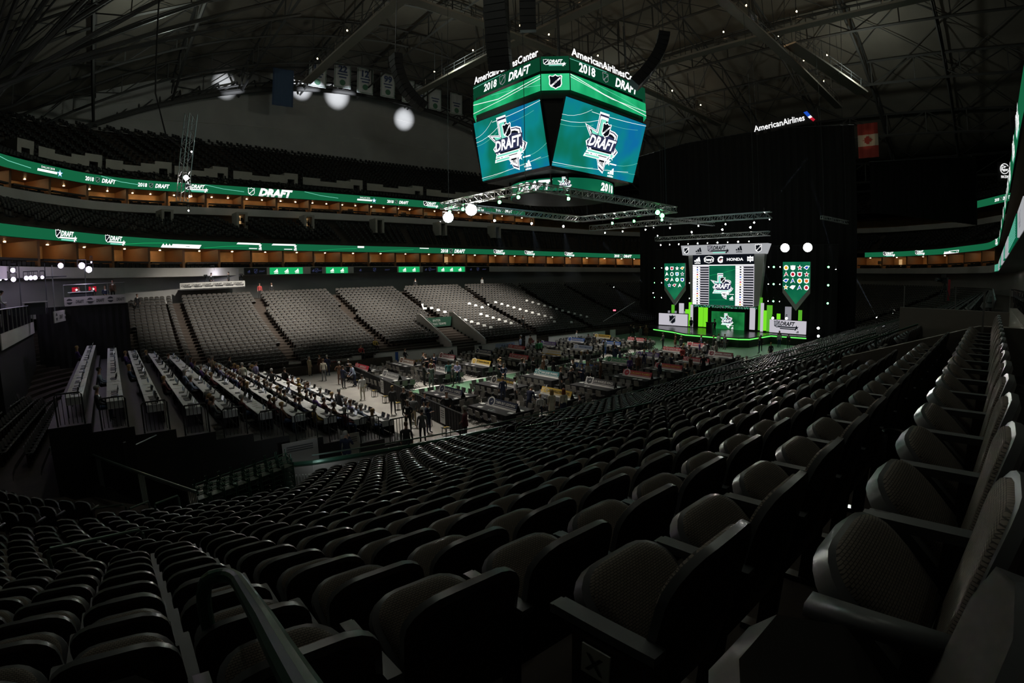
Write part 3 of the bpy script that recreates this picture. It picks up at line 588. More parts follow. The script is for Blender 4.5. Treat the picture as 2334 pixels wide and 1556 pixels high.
# fixtures
def fixture(p, kind, label, group, tgt=None, r=.13):
    t = thing('stage_lamp', label, 'lamp', p, 0, group); mb = MB(); r = r*.72 if kind == 'w' else r; k = {'w':'lamp_white','g':'lamp_green','f':'lamp_flood','v':'lamp_violet'}[kind]
    d = (Vector(tgt)-Vector(p)).normalized() if tgt else (CAM-Vector(p)).normalized(); T = d.to_track_quat('Z','Y').to_matrix().to_4x4()
    mb.lathe((0,0,-.34), [(r*.6,0),(r*1.1,.08),(r*1.15,.33),(r*1.02,.34)], 'black', 10, T); mb.bar((r*1.3,0,-.1),(r*1.3,0,.45),.04,'black'); mb.bar((-r*1.3,0,-.1),(-r*1.3,0,.45),.04,'black'); mb.bar((-r*1.3,0,.45),(r*1.3,0,.45),.05,'black'); mb.build('housing', t)
    mb = MB(); mb.lathe((0,0,0), [(r*.98,.0),(r*.9,.02),(r*.3,.05)], k, 12, T); mb.build('lens', t); return t
gA = 'lamps on the truss square'
fixture((-5.5,6.4,13.0),'f','blinding white floodlight hung low on the truss corner toward the far seats',gA,None,.44)
fixture((-6.7,1.6,13.0),'f','blinding white floodlight hung below the truss end toward the press',gA,None,.44)
for p, k, lb in (((-1.1,5.6,12.9),'w','first small white lamp under the far side of the truss square, counted from the press'),((3.6,5.8,12.95),'w','second small white lamp under the far side of the truss square'),((8,5.8,12.95),'w','third small white lamp under the far side of the truss square'),
    ((6.3,-6.4,13.1),'g','largest green lamp, at the stage end of the truss square'),((8.4,-5.5,13.1),'g','smaller green lamp beside the largest one'),((-6.6,-3.6,13.3),'g','green lamp under the near truss corner'),((-6.6,-1.6,13.2),'g','green lamp next to the blinding floodlight'),((-6.6,2.8,13.2),'g','green lamp between the two floodlights on the truss'),((-6.6,4.6,13.2),'g','green lamp at the far left truss corner'),((-3.4,-5.3,13.3),'g','green lamp on the truss side before the scoreboard ring'),
    ((10.4,1.5,13.1),'g','dim green lamp on the stage end of the square, first of three'),((10.4,-1.1,13.1),'g','dim green lamp on the stage end of the square, second of three'),((10.4,-4.2,13.0),'g','dim green lamp on the stage end of the square, third of three')):
    fixture(p, k, lb, gA, None, .15 if k == 'w' else (.2 if 'largest' in lb else .13))
gS = 'lamps on the stage trusses'
for i, y in enumerate((10.5,7.8,4.5,1.2,-2.4,-5.6,-8.8)): fixture((20.6,y,13.35),'w',f'white lamp under the long stage truss, {ORD[i]} from the far seats',gS,None,.12)
for i, y in enumerate(np.linspace(7.8,-4.6,10)): fixture((29,y,12.1),'w',f'small white lamp over the stage header, {ORD[i]} from the far seats',gS,None,.10 if i % 2 else .13)
for i, (y, z, s) in enumerate(((3.4,13.6,.16),(-.9,13.7,.16),(-4.6,13.8,.16),(-7,14.6,.1),(8.6,13.4,.12))): fixture((29.5,y,z),'w',f'white lamp on the upper stage truss, {ORD[i]}',gS,None,s)
fixture((30,-8.7,11.3),'f','blinding white floodlight left of the pair over the pointed stage banner',gS,None,.5); fixture((30,-11.4,11.3),'f','blinding white floodlight on the outside of the pair over the pointed stage banner',gS,None,.5)
gB = 'lamps on the black drape'
for i, (y, z) in enumerate((( -5.6,8.9),(-5.6,6.3),(-5.6,3.7 if 0 else 5.0))): pass
for c, y0 in (('g',-6.1),('g',-12.9),('g',11.6)):
    for j, z in enumerate((9.2,7.1,5.0)): fixture((33.3,y0,z),'g',f'{ORD[j]} green dot lamp down the drape {"between screen and banner" if y0 == -6.1 else ("outside the nearer banner" if y0 < -7 else "outside the far banner")}',gB,None,.12 if y0 != 11.6 else .07)
for y0 in (-5.4,-6.9,10.4,5.9):
    for j, z in enumerate((9.2,7.1,5.0)): fixture((33.3,y0,z),'w',f'{ORD[j]} white dot lamp down the drape {"beside the main screen" if y0 == -5.4 else ("beside the nearer banner" if y0 == -6.9 else ("outside the far banner" if y0 > 9 else "between far banner and screen"))}',gB,None,.085)
# ---------------------------------------------------------------- stage
XS = 33.0
def sfr(x=XS): return Frame((x,0,0), (0,-1,0), Z)     # u runs toward -Y (right as seen from the hall)
F = sfr(); Rr = lambda mb, y0, z0, y1, z1, m, z=0, f=F: mb.rect(f, -y0, z0, -y1, z1, m, z)
st = thing('stage', 'black stage deck with glowing lime edge before the screens', 'stage', (0,0,0))
dk = [(28.2,8.4),(26.6,4.4),(24.8,1.6),(24.7,-2.0),(24.7,-5.4),(25.4,-6.4),(28.3,-6.7),(30.8,-6.9),(31.0,-11.2),(36,-11.2),(36,10.8),(28.2,10.6)]
mb = MB(); fz = Frame((0,0,1.15), X, Y); mb.prism(fz, dk[::-1], .14, 'black_gloss'); mb.build('deck', st)
mb = MB(); mb.prism(Frame((0,0,.82), X, Y), [(a+.25 if a < 31 else a, b*.98) for a, b in dk[::-1]], .82, 'black'); mb.build('skirt', st)
for i, (a, b) in enumerate(zip(dk[:9], dk[1:9])):
    if (a[0]-b[0])**2+(a[1]-b[1])**2 < .3: continue
    p, q = Vector((*a,.9)), Vector((*b,.9)); fr = Frame(p, q-p, Z); mb = MB(); mb.slab(fr, .03, 0, (q-p).length-.03, .13, .1, 'e_strip', .02); mb.build('edge_light', st)
mb = MB()
for k in range(3): mb.box((24.5-.32*k,-3.4,.9-.28*k-.14),(.34,2.0,.28),'black')
mb.build('steps', st)
scr = thing('stage_screen', 'tall flared stage screen listing draft picks under a pale header', 'screen', (XS,.85,0))
FS = Frame((0,0,0), (0,-1,0), Z)
q = lambda y: -(y-.85)
mb = MB(); mb.prism(FS, [(q(5.15),4.2),(q(-3.7),4.2),(q(-4.25),4.4),(q(-5.0),10.9),(q(5.9),10.9),(q(5.45),4.4)], .8, 'board_white', -.02); mb.build('surround', scr)
mb = MB(); mb.prism(FS, [(q(6.5),10.85),(q(-5.1),10.85),(q(-5.6),12.1),(q(6.75),12.15)], 1.3, 'e_silver', .5); mb.build('header', scr)
mb = MB(); FH = Frame((-.5,0,0), (0,-1,0), Z)
g_adidas(mb, FH, q(4.0), 11.45, .95, 'e_ink', .03); g_adidas(mb, FH, q(-1.8), 11.5, .95, 'e_ink', .03); g_lock(mb, FH, q(1.1), 11.5, .95, .03, 'e_ink', 'e_grey', 'e_mint'); g_shield(mb, FH, q(5.9), 11.45, .95, .03, 'e_white', 'e_ink'); g_shield(mb, FH, q(-4.4), 11.5, 1.05, .03, 'e_white', 'e_ink'); mb.build('header_lettering', scr)
mb = MB(); mb.rect(FS, q(5.2), 9.55, q(-3.62), 10.85, 'e_ink', .02); g_adidas(mb, FS, q(4.45), 10.2, 1.0, 'e_white', .04)
hexa = [(-.75,.15),(-.55,.38),(0,.48),(.55,.38),(.75,.15),(.68,-.28),(0,-.48),(-.68,-.28)]; mb.poly(FS, at2(hexa, q(2.75), 10.2, 1, 1), 'e_white', .04); mb.poly(FS, at2(scl(hexa,.86,(0,0)), q(2.75), 10.2, 1, 1), 'e_ink', .045); mb.text(FS, "Denny's", q(2.75), 10.05, .34, 'e_white', .05, 0, .04, 'c', 1.15)
mb.text(FS, 'G', q(1.1), 9.82, .78, 'e_white', .04, .1, .05); mb.rect(FS, q(1.12), 10.1, q(.85), 10.22, 'e_red', .05); mb.text(FS, 'HONDA', q(-1.0), 10.02, .36, 'e_white', .04, 0, .03, 'c', 2.3)
mb.poly(FS, at2([(0,.5),(.12,.3),(.42,.38),(.42,-.3),(.12,-.26),(0,-.5),(-.12,-.26),(-.42,-.3),(-.42,.38),(-.12,.3)], q(-3.1), 10.2, 1, .85), 'e_white', .04); mb.text(FS, 'DECK', q(-3.1), 10.1, .22, 'e_ink', .05, 0, .03, 'c', .7); mb.rect(FS, q(5.2), 9.42, q(-3.62), 9.52, 'e_white', .03); mb.build('sponsor_strip', scr)
mb = MB(); mb.rect(FS, q(5.2), 4.25, q(-3.62), 9.42, 'e_panel', .02); mb.rect(FS, q(2.72), 4.25, q(-1.05), 9.4, 'e_scr', .03)
for j in range(16):
    z0 = 9.36-.318*(j+1)
    for y0, y1, y2 in ((5.15,4.15,2.78),(-1.1,-2.1,-3.55)):
        mb.poly(FS, [(q(y0),z0+.02),(q(y1-.12),z0+.02),(q(y1+.1),z0+.29),(q(y0),z0+.29)], 'e_white', .03); mb.rect(FS, q(y1-.1), z0+.03, q(y2), z0+.2, 'e_ink', .03); mb.rect(FS, q(y1+.45), z0+.07, q(y1+.2), z0+.24, ('e_ink','e_navy','e_red','e_ink','e_blue','e_gold','e_ink','e_grey')[(j*3+int(y0 > 0)) % 8], .04)
mb.build('pick_list', scr); mb = MB(); g_texas(mb, FS, q(.85), 6.75, 3.0, .05); g_streak(mb, FS, [(q(2.7),8.1),(q(1.5),8.3)], .04, 'e_leaf', .04); g_streak(mb, FS, [(q(.6),8.5),(q(-1),8.9)], .04, 'e_leaf', .04); g_streak(mb, FS, [(q(2.7),4.9),(q(0),5.0),(q(-1),5.2)], .03, 'e_leaf', .04); mb.build('emblem', scr)
mb = MB(); mb.slab(FS, q(4.95), 3.88, q(-4.15), 4.2, .5, 'black', .05)
for k in range(88):
    for j in range(4):
        if random.random() < .7: mb.rect(FS, q(4.9-k*.1025), 3.9+j*.075, q(4.9-k*.1025-.07), 3.95+j*.075, random.choice(('e_green','e_mint','e_leaf','e_dim_white')), .07)
mb.build('led_fringe', scr)
low = thing('stage_screen', 'lower green stage screen behind the podium', 'screen', (XS+.4,0,0)); FL = Frame((0,0,0), (0,-1,0), Z)
mb = MB(); mb.slab(FL, -2.6, 1.1, 2.35, 3.45, .3, 'black', 0); mb.rect(FL, -2.5, 1.12, 2.25, 3.42, 'e_scr2', .02); mb.build('panel', low); mb = MB(); g_texas(mb, FL, -.25, 2.25, 1.75, .04); mb.build('emblem', low)
def pointed_banner(ya, yb, lb, right):
    t = thing('pointed_banner', lb, 'banner', (XS,0,0)); ym = (ya+yb)/2
    f = FL; P = [(-ya,6.1),(-ym,4.0),(-yb,6.1),(-yb,9.8),(-ya,9.8)]; mb = MB(); mb.prism(f, P, .25, 'board_white', 0); mb.build('board', t)
    mb = MB(); mb.poly(f, [(-ya,6.75),(-ym,4.72),(-yb,6.75),(-yb,9.8),(-ya,9.8)], 'e_scr', .02); g_streak(mb, f, [(-ya,8.5),(-ya+(ya-yb)*.6,7.6),(-yb,7.0)], .03, 'e_leaf', .03); mb.build('screen', t)
    w = ya-yb; cols = [('e_white','e_red','e_white','e_gold'),('e_white','e_green','e_sky','e_ink'),('e_orange','e_white','e_mint','e_blue'),('e_blue','e_red','e_white')] if not right else [('e_gold','e_white','e_red','e_blue'),('e_red','e_red','e_red','e_red'),('e_blue','e_blue','e_gold','e_orange'),('e_gold','e_white','e_blue','e_red')]
    for r_, row in enumerate(cols):
        for c_, cc in enumerate(row):
            x = -ya+w*(c_+.5+(4-len(row))*.5)/4; zz = 9.1-.78*r_; mb = MB(); s = .25 if not right else .28; k = (r_*4+c_+5*right) % 5
            shp = {0:[(math.cos(a)*s,math.sin(a)*s) for a in np.linspace(0,2*math.pi,13)[:-1]],1:[(a*s*2,b*s*2) for a, b in SHIELD],2:star(0,0,s*1.15),3:[(-s*1.3,0),(-s*.3,s*.8),(s*1.2,s*.7),(s*.6,-s*.2),(s*.1,-s*.8)],4:[(-s,-s),(0,s*1.1),(s,-s*.9),(s*.3,-s*.2)]}[k]
            mb.poly(f, [(x+a*1.12, zz+b*1.12) for a, b in shp], 'e_white', .04); mb.poly(f, [(x+a*.72, zz+b*.72) for a, b in shp], cc, .05); mb.build('crest', t)
pointed_banner(9.72, 6.4, 'pointed green hanging banner of team crests on the far side of the stage screen', 0); pointed_banner(-7.38, -10.8, 'pointed green hanging banner of team crests under the two floodlights', 1)
def side_panel(ya, yb, z0, z1, lb, draw):
    t = thing('emblem_board', lb, 'panel', (XS-.5,0,0)); mb = MB(); mb.slab(FL, -ya, z0, -yb, z1, .2, 'e_panel', 0); mb.build('board', t); mb = MB(); draw(mb); mb.build('emblem', t)
MATS['e_panel2'] = em('e_panel2', lin((150,142,152)), .8, 'AUTO')
side_panel(10.3,5.75,1.25,2.85,'pale lit panel with a dark shield under the far pointed banner',lambda mb: g_shield(mb, FL, -8.05, 2.08, 1.35, .03, 'e_silver', 'e_ink')); side_panel(-6.0,-10.6,1.25,2.8,'pale lit panel with dark draft lettering under the nearer pointed banner',lambda mb: (g_lock(mb, FL, 8.2, 2.2, .95, .03, 'e_ink', 'e_grey', 'e_ink'), g_adidas(mb, FL, 9.6, 1.5, .36, 'e_ink', .03)))
gl = 'glowing stage columns'
for i, (ya, yb, z0, z1, m, dx) in enumerate(((8.72,8.36,2.85,4.05,'e_lime2',.3),(7.5,6.85,2.85,4.3,'e_panel',.3),(6.5,6.05,2.85,3.5,'e_lime',.3),(5.62,5.28,1.2,4.5,'e_lime',-.3),(5.24,4.95,1.15,4.2,'e_panel',-.5),(4.4,3.78,1.2,4.1,'e_lime',.2),(3.62,3.1,1.2,4.1,'e_lime',.2),(-3.2,-3.85,1.3,4.1,'e_panel',-.2),(-4.15,-4.6,1.25,5.4,'e_lime2',.3),(-4.65,-5.0,1.15,4.75,'e_panel',-.2),(-5.08,-5.42,1.3,3.85,'e_lime',-.3),(-5.4,-6.05,1.2,4.5,'e_lime2',0),(-6.6,-7.0,2.75,3.5,'e_lime',.3),(-7.65,-8.4,2.75,4.4,'e_grey',.3),(-9.35,-9.75,2.75,4.05,'e_lime2',.3),(9.3,9.1,2.85,3.2,'e_grey',.3),(8.2,8.0,2.85,3.2,'e_grey',.3),(6.78,6.6,2.85,3.2,'e_grey',.3),(5.95,5.75,2.85,3.2,'e_grey',.3))):
    t = thing('light_column', f'glowing {"lime" if "lime" in m else "white" if m == "e_panel" else "grey"} stage column, {ORD[i]} of the set', 'stage light', (XS+dx,0,0), 0, gl); mb = MB(); mb.slab(FL, -ya, z0+.06, -yb, z1, .25, m, 0); mb.build('light_box', t); mb = MB(); mb.slab(FL, -ya, 0 if z0 < 2 else 1.15, -yb, z0+.05, .24, 'black', -.005); mb.build('base', t)
for p, lb in (((32.2,-6.5,3.0),'square warm lamp on the nearer stage panel'),((32.2,-8.25,3.05),'round white lamp glaring on the nearer stage panel'),((31.5,-12.4,2.2),'square white lamp on a stand beside the stage'),((31.5,-12.45,1.3),'lower square white lamp beside the stage')): fixture(p,'w',lb,'low lamps at the stage edge',None,.2)
t = thing('lectern', 'dark lectern standing on the stage before the green screen', 'lectern', (28.6,.3,1.15)); mb = MB(); mb.box((0,0,.55),(.5,.7,1.1),'black'); mb.build('body', t); mb = MB(); mb.box((.05,0,1.16),(.6,.85,.1),'black_gloss'); mb.build('top', t)
# drapes behind the stage
def drape(pts, z0, z1, label):
    t = thing('black_drape', label, 'curtain'); mb = MB(); P = []
    for (x0,y0,za),(x1,y1,zb) in zip(pts, pts[1:]):
        n = int(math.hypot(x1-x0,y1-y0)/.35)+1; nx, ny = -(y1-y0), (x1-x0); l = math.hypot(nx, ny)
        for k in range(n+1): f = k/n; w = .09*math.sin(k*1.9); P.append((x0+(x1-x0)*f+nx/l*w, y0+(y1-y0)*f+ny/l*w, za+(zb-za)*f))
    vs = [(x,y,z0) for x,y,z in P]+[(x,y,z) for x,y,z in P]; n = len(P); mb.add(vs, [(k,k+1,n+k+1,n+k) for k in range(n-1)], 'drape'); mb.build('cloth', t); mb = MB(); mb.tube([(x,y,z) for x,y,z in P], .05, 'dark_steel', 4); mb.build('top_pipe', t)
drape([(40,18.7,27.4),(40,10,28.2),(40,-4,28.2),(40,-14.7,27.2)], 0, 28, 'tall black drape closing off the hall behind the stage screens')
drape([(41,-16.2,22.5),(60,-27.5,26.0),(61,-28.2,26.0)], 16.2, 26, 'black drape hung high between the red and white flag and the near upper suites')
drape([(36.5,13.4,12),(36.5,-13.2,12)], 0, 12, 'lower black backing drape right behind the stage set')
# airline sign, flags, drinks sign
t = thing('airline_sign', 'glowing white airline lettering with tail emblem above the stage drape', 'sign', (40,0,0)); f = Frame((0,0,0), (0,-1,.07), (0,.07,1)); mb = MB(); mb.text(f, 'American', 3.1, 28.0, .85, 'e_white', .1, 0, .012, 'l', 4.2); mb.text(f, 'Airlines', 7.35, 28.0, .85, 'e_white', .1, 0, .012, 'l', 3.0); mb.build('lettering', t)
mb = MB(); mb.poly(f, [(10.3,29.1),(10.8,29.15),(11.2,28.5),(10.8,28.35)], 'e_blue', .1); mb.poly(f, [(10.8,28.35),(11.2,28.5),(11.4,28.2),(11.0,28.1)], 'e_white', .1); mb.poly(f, [(11.0,28.1),(11.4,28.2),(11.75,27.8),(11.45,27.6)], 'e_red', .1); mb.build('emblem', t); mb = MB(); mb.slab(f, 2.6, 27.5, 12.2, 29.3, .15, 'black', 0); mb.build('backing', t)
mat('flag_red', (.42,.05,.04), .8); mat('flag_white', (.60,.50,.40), .8); mat('flag_blue', (.03,.05,.15), .8)
LEAF = [(0,.5),(.1,.28),(.2,.33),(.16,.05),(.28,.18),(.32,.1),(.46,.12),(.40,-.02),(.47,-.06),(.24,-.26),(.27,-.34),(.03,-.30),(.03,-.5),(-.03,-.5),(-.03,-.30),(-.27,-.34),(-.24,-.26),(-.47,-.06),(-.40,-.02),(-.46,.12),(-.32,.1),(-.28,.18),(-.16,.05),(-.2,.33),(-.1,.28)]
def wavy(t, f, x0, y0, x1, y1, m, name):
    mb = MB(); n = 12; vs = []
    for k in range(n+1):
        x = x0+(x1-x0)*k/n; w = .05*math.sin(k*1.4)
        vs += [f.p(x,y0,w), f.p(x,y1,w)]
    mb.add(vs, [(2*k,2*k+2,2*k+3,2*k+1) for k in range(n)], m); return mb.build(name, t)
t = thing('hanging_flag', 'red and white maple leaf flag hung sideways under the roof', 'flag', (40,-15.1,0)); f = Frame((0,0,0), (0,-1,0), Z)
for a, b, m in ((25.75,27.15,'flag_red'),(24.3,25.75,'flag_white'),(22.85,24.3,'flag_red')): wavy(t, f, 0, a, 2.5, b, m, 'stripe')
mb = MB(); mb.poly(f, [(1.25+b*1.3,25.02+a*1.15) for a, b in LEAF], 'flag_red', .08); mb.build('maple_leaf', t); spot((34,-15,20),(40,-16.3,25),160,16,.6,.1,(1,.8,.55))
t = thing('hanging_flag', 'striped flag with a starred corner half hidden behind the drape top', 'flag', (42,2.0,0)); f = Frame((0,0,0), (0,-1,0), Z)
for k in range(9): wavy(t, f, 1.0, 27.6+k*.11, 2.3, 27.7+k*.11, ('flag_red','flag_white')[k % 2], 'stripe')
wavy(t, f, 0, 27.6, 1.0, 28.6, 'flag_blue', 'starred_corner')
spot((30,2,22),(42,.5,28),60,10,.6,.1,(1,.8,.55))
t = thing('drinks_sign', 'round white glowing soft drink sign over the near upper suites', 'sign', (60,-31.4,0)); f = Frame((0,0,0), Vector((.25,-1,0)), Z); mb = MB(); mb.poly(f, [(.55+.62*math.cos(a),24.0+.75*math.sin(a)) for a in np.linspace(.5,6.0,24)]+[(.55+.54*math.cos(a),24.0+.66*math.sin(a)) for a in np.linspace(6.0,.5,24)], 'e_white', .1); mb.text(f, 'Dr', .45, 24.1, .4, 'e_white', .12, .2, .02); mb.text(f, 'Pepper', .55, 23.7, .4, 'e_white', .12, .2, .02, 'c', .95); mb.text(f, 'FAN ZONE', .6, 22.7, .36, 'e_white', .1, 0, .02, 'c', 1.1); mb.build('lettering', t); mb = MB(); mb.slab(f, -.4, 22.3, 1.6, 25, .15, 'black', 0); mb.build('backing', t)
# hanging retired-number banners before the far upper wall
mat('banner_white', (.52,.53,.55), .8); mat('banner_blue', (.05,.09,.17), .8); mat('banner_ink', (.05,.07,.16), .8); mat('banner_green', (.06,.16,.10), .8)
for i, (x, z, w, h, num, c) in enumerate(((-4.7,43.6,3.6,6.4,'',1),(1.3,45.9,3.2,4.5,'15',0),(5.9,46.6,3.2,4.6,'22',0),(10.3,46.5,3.2,4.8,'12',0),(14.9,46.4,3.0,4.6,'99',0),(19.3,46.1,2.8,4.6,'',0),(22.2,45.6,2.6,4.4,'',0),(25.3,45.6,3.0,4.4,'',0),(30.4,45.6,3.0,4.4,'',0))):
    t = thing('hanging_banner', ('wide dark blue banner hung first in the row under the roof' if c else (f'pale hanging banner numbered {dict(zip(("15","22","12","99"),("fifteen","twenty-two","twelve","ninety-nine")))[num]}' if num else f'pale hanging banner with small crest, {ORD[i]} in the row under the roof')), 'banner', (x,55,z), 0, 'banners under the roof'); f = Frame((0,0,0), X, Z); wavy(t, f, -w/2, -h, w/2, 0, 'banner_blue' if c else 'banner_white', 'cloth')
    mb = MB(); b = 'banner_ink' if not c else 'banner_white'
    for a in ((-w/2+.12,-h+.12,-w/2+.2,-.12),(w/2-.2,-h+.12,w/2-.12,-.12),(-w/2+.12,-.2,w/2-.12,-.12),(-w/2+.12,-h+.12,w/2-.12,-h+.2)): mb.rect(f, *a, 'banner_green' if not c else 'banner_ink', .09)
    if num: mb.text(f, num, 0, -1.65, 1.2, b, .1, 0, .04)
    if not c:
        mb.rect(f, -w*.3, -2.2, w*.3, -1.98, b, .1); mb.rect(f, -w*.22, -2.75, w*.22, -2.5, b, .1); mb.poly(f, [(.55*math.cos(a),-3.6+.55*math.sin(a)) for a in np.linspace(0,6.28,13)[:-1]], 'banner_green', .1)
    mb.build('print', t); mb = MB(); mb.tube([(-w/2,0,.05),(w/2,0,.05)], .04, 'dark_steel', 4); mb.bar((-w/2,0,0),(-w/2,0,3),.02,'dark_steel'); mb.bar((w/2,0,0),(w/2,0,3),.02,'dark_steel'); mb.build('hanging_pipe', t)
# ---------------------------------------------------------------- roof steel
def roof_truss(pts, label, group, dep=3.6, w=.34, step=1):
    t = thing('roof_truss', label, 'truss', (0,0,0), 0, group); up_ = [Vector((x,y,roof_z(x,y)-.7)) for x, y in pts]; dn = [p-Z*dep for p in up_]
    mb = MB(); mb.tube(up_, w*.6, 'roof_steel', 4); mb.build('top_chord', t); mb = MB(); mb.tube(dn, w*.6, 'roof_steel', 4); mb.build('bottom_chord', t); mb = MB()
    for k in range(len(pts)-1):
        mb.bar(up_[k], dn[k], w*.45, 'roof_steel'); mb.bar(dn[k], up_[k+1], w*.42, 'roof_steel') if k % 2 else mb.bar(up_[k], dn[k+1], w*.42, 'roof_steel')
    mb.build('web', t)
for i, x in enumerate(range(-44, 100, 11)): roof_truss([(x, y) for y in np.linspace(-58, 60, 20)], f'dark steel roof truss spanning between the side stands, {ORD[i]} from the press end', 'cross roof trusses')
for i, y in enumerate((-46,-36,-25,-14,-3,8,19,30,41,50,57)): roof_truss([(x, y) for x in np.linspace(-60, 105, 28)], f'dark steel roof truss running the length of the hall, {ORD[i]} from the near side', 'long roof trusses', 2.6, .28)
# diagonal bracing rods between purlins
for i, y in enumerate(range(-44, 56, 9)):
    t = thing('roof_brace', f'thin crossed bracing rods under the roof panels, {ORD[i]} bay from the near side', 'brace', (0,0,0), 0, 'roof bracing'); mb = MB()
    for x in range(-50, 100, 9):
        a = [Vector((x+dx, y+dy, roof_z(x+dx, y+dy)-.4)) for dx, dy in ((0,0),(9,9),(9,0),(0,9))]; mb.bar(a[0], a[1], .1, 'roof_steel'); mb.bar(a[2], a[3], .1, 'roof_steel')
    mb.build('rods', t)
mat('catwalk', (.26,.23,.20), .8)
for i, (a, b, w) in enumerate((((-6,-24,36),(-6,40,36),1.3),((12,-26,37.5),(12,42,37.5),1.3),((30,-26,37),(30,40,37),1.3),((-30,-8,36),(60,-8,36),1.2),((-30,14,36.5),(60,14,36.5),1.2),((34,-9,37),(50,-14,34.5),1.8))):
    a, b = Vector(a), Vector(b); t = thing('catwalk', f'pale catwalk slung under the roof trusses, {ORD[i]} of six', 'catwalk', a, 0, 'catwalks'); d = b-a; fr = Frame((0,0,0), d, Z); L = d.length; fr = Frame((0,0,0), d, Z.cross(d.normalized())); mb = MB(); mb.slab(fr, 0, -w/2, L, w/2, .25, 'catwalk'); mb.build('deck', t); mb = MB()
    for s in (-1,1):
        for h in (.6,1.1): mb.bar(fr.p(0,s*w/2,h), fr.p(L,s*w/2,h), .06, 'dark_steel')
        for q in np.arange(0, L, 2.5): mb.bar(fr.p(q,s*w/2,0), fr.p(q,s*w/2,1.1 if int(q/2.5) % 4 else 8), .06, 'dark_steel')
    mb.build('guard_rail', t)
    for q in np.arange(3+i, L-2, 9.5):
        p = a+fr.p(q, 0, 1.9); fx = thing('work_light', f'small warm bulb over the {ORD[i]} catwalk, {ORD[int(q/9.5)]} along it', 'lamp', p, 0, 'catwalk bulbs'); mb = MB(); mb.lathe((0,0,-.12), [(.03,0),(.09,.06),(.09,.14),(.03,.22)], 'lamp_warm', 8); mb.build('bulb', fx); mb = MB(); mb.tube([(0,0,.1),(0,0,.5)], .03, 'black', 5); mb.build('cord', fx); point(p+Vector((0,0,-.4)), 26, .1, (1,.7,.4))
# plan grilles: pale boxes and the steel ring beam along the far upper wall
t = thing('ring_beam', 'pale curved beam that carries the roof edge above the far seats', 'beam'); mb = MB(); pts = [Vector((x, 58.5-.002*(x-15)**2, roof_z(x,58)-4.2)) for x in np.linspace(-42, 95, 46)]; mb.tube(pts, .42, 'roof_steel', 6); mb.build('beam', t); mb = MB()
for k, p in enumerate(pts[:-1]):
    mb.bar(p, pts[k+1]+Z*2.2+Y*1.5, .16, 'roof_steel'); mb.bar(p, p+Z*2.2+Y*1.5, .2, 'roof_steel')
mb.build('web', t)
# fan of raking struts where the roof comes down at the press end
foot = Vector((-40.5,20.5,22.5))
for i in range(11):
    a = foot+Vector((random.uniform(-1.2,1.2),random.uniform(-1,1),random.uniform(-.5,2.5))); b = Vector((-46+i*3.6, 6+i*2.6, 39+i*.25)); t = thing('roof_strut', f'dark raking roof strut, {ORD[i]} of the fan at the press end', 'strut', a, 0, 'roof strut fan'); mb = MB(); d = b-a; mb.tube([(0,0,0), d], .22, 'roof_steel', 6); s = d.cross(Z).normalized()*.9; mb.tube([(0,0,0), d*.5+s, d], .09, 'roof_steel', 5); mb.tube([(0,0,0), d*.5-s, d], .09, 'roof_steel', 5); mb.build('tube', t); mb = MB()
    for k in range(1, 8): q0, q1 = d*(k/8), d*((k+.5)/8); o = s*(1-abs(k/8-.5)*2); mb.bar(q0+o, q1-o, .07, 'roof_steel')
    mb.build('lacing', t)
# hanging ladder truss and cable at the far press corner
truss((-24.9,18.4,15.2),(-24.4,17.2,22.5),'upright ladder truss with lamps at the corner of the far seats',.75,None,None,False)
fixture((-24.6,18.2,17.2),'f','blinding white spot half way up the ladder truss',None,None,.22)
for i, (p, s) in enumerate((((-24.2,17.9,19.4),.1),((-24.3,18,16.4),.09),((-24.3,18.1,15.6),.12),((-24.4,18.2,14.4),.09))): fixture(p,'w',f'small white lamp on the ladder truss, {ORD[i]} from the top','ladder truss lamps',None,s)
t = thing('power_cable', 'loose black cable hanging from the roof to the ladder truss', 'cable', (0,0,0)); mb = MB(); mb.tube([(-27.2,18,40),(-27.6,17.6,32),(-27.4,17.2,24),(-26.4,17.2,20.4),(-25,17.6,19.6)], .07, 'black', 6); mb.build('cable', t)
# ---------------------------------------------------------------- tip-up seats
def dome(w, h, r, n=5, top=None):
    """outline of a seat back: straight sides, round shoulders; x,z pairs counter-clockwise"""
    p = [(-w/2*.93,0),(w/2*.93,0),(w/2,h*.45)]
    for k in range(n+1): a = math.pi/2*k/n; p.append((w/2-r+r*math.cos(a), h-r*.8+r*.8*math.sin(a)))
    for k in range(n+1): a = math.pi/2*(1-k/n); p.append((-(w/2-r)-r*math.cos(a), h-r*.8+r*.8*math.sin(a)))
    p.append((-w/2,h*.45)); return p
def shell(mb, pts, place, thick, m_front, m_back, m_side, bow):
    n = len(pts); c = (0, sum(b for a, b in pts)/n)
    fr_, bk = [place(a, b, thick/2+bow(a, b)) for a, b in pts], [place(a, b, -thick/2+bow(a, b)) for a, b in pts]
    inn = scl(pts, .86, c); mid = place(c[0], c[1], thick/2+bow(*c)); midb = place(c[0], c[1], -thick/2-.008+bow(*c))
    fi = [place(a, b, thick/2+.010+bow(a, b)) for a, b in inn]; bi = [place(a, b, -thick/2-.012+bow(a, b)) for a, b in inn]
    mb.add(fr_+bk, [(i, i+n, (i+1) % n+n, (i+1) % n) for i in range(n)], m_side)
    mb.add(fr_+fi, [(i, (i+1) % n, (i+1) % n+n, i+n) for i in range(n)], m_side)
    if m_front: mb.add(fi+[mid], [(i, (i+1) % n, n) for i in range(n)], m_front)
    mb.add(bk+bi, [((i+1) % n, i, i+n, (i+1) % n+n) for i in range(n)], m_back); mb.add(bi+[midb], [((i+1) % n, i, n) for i in range(n)], m_back)
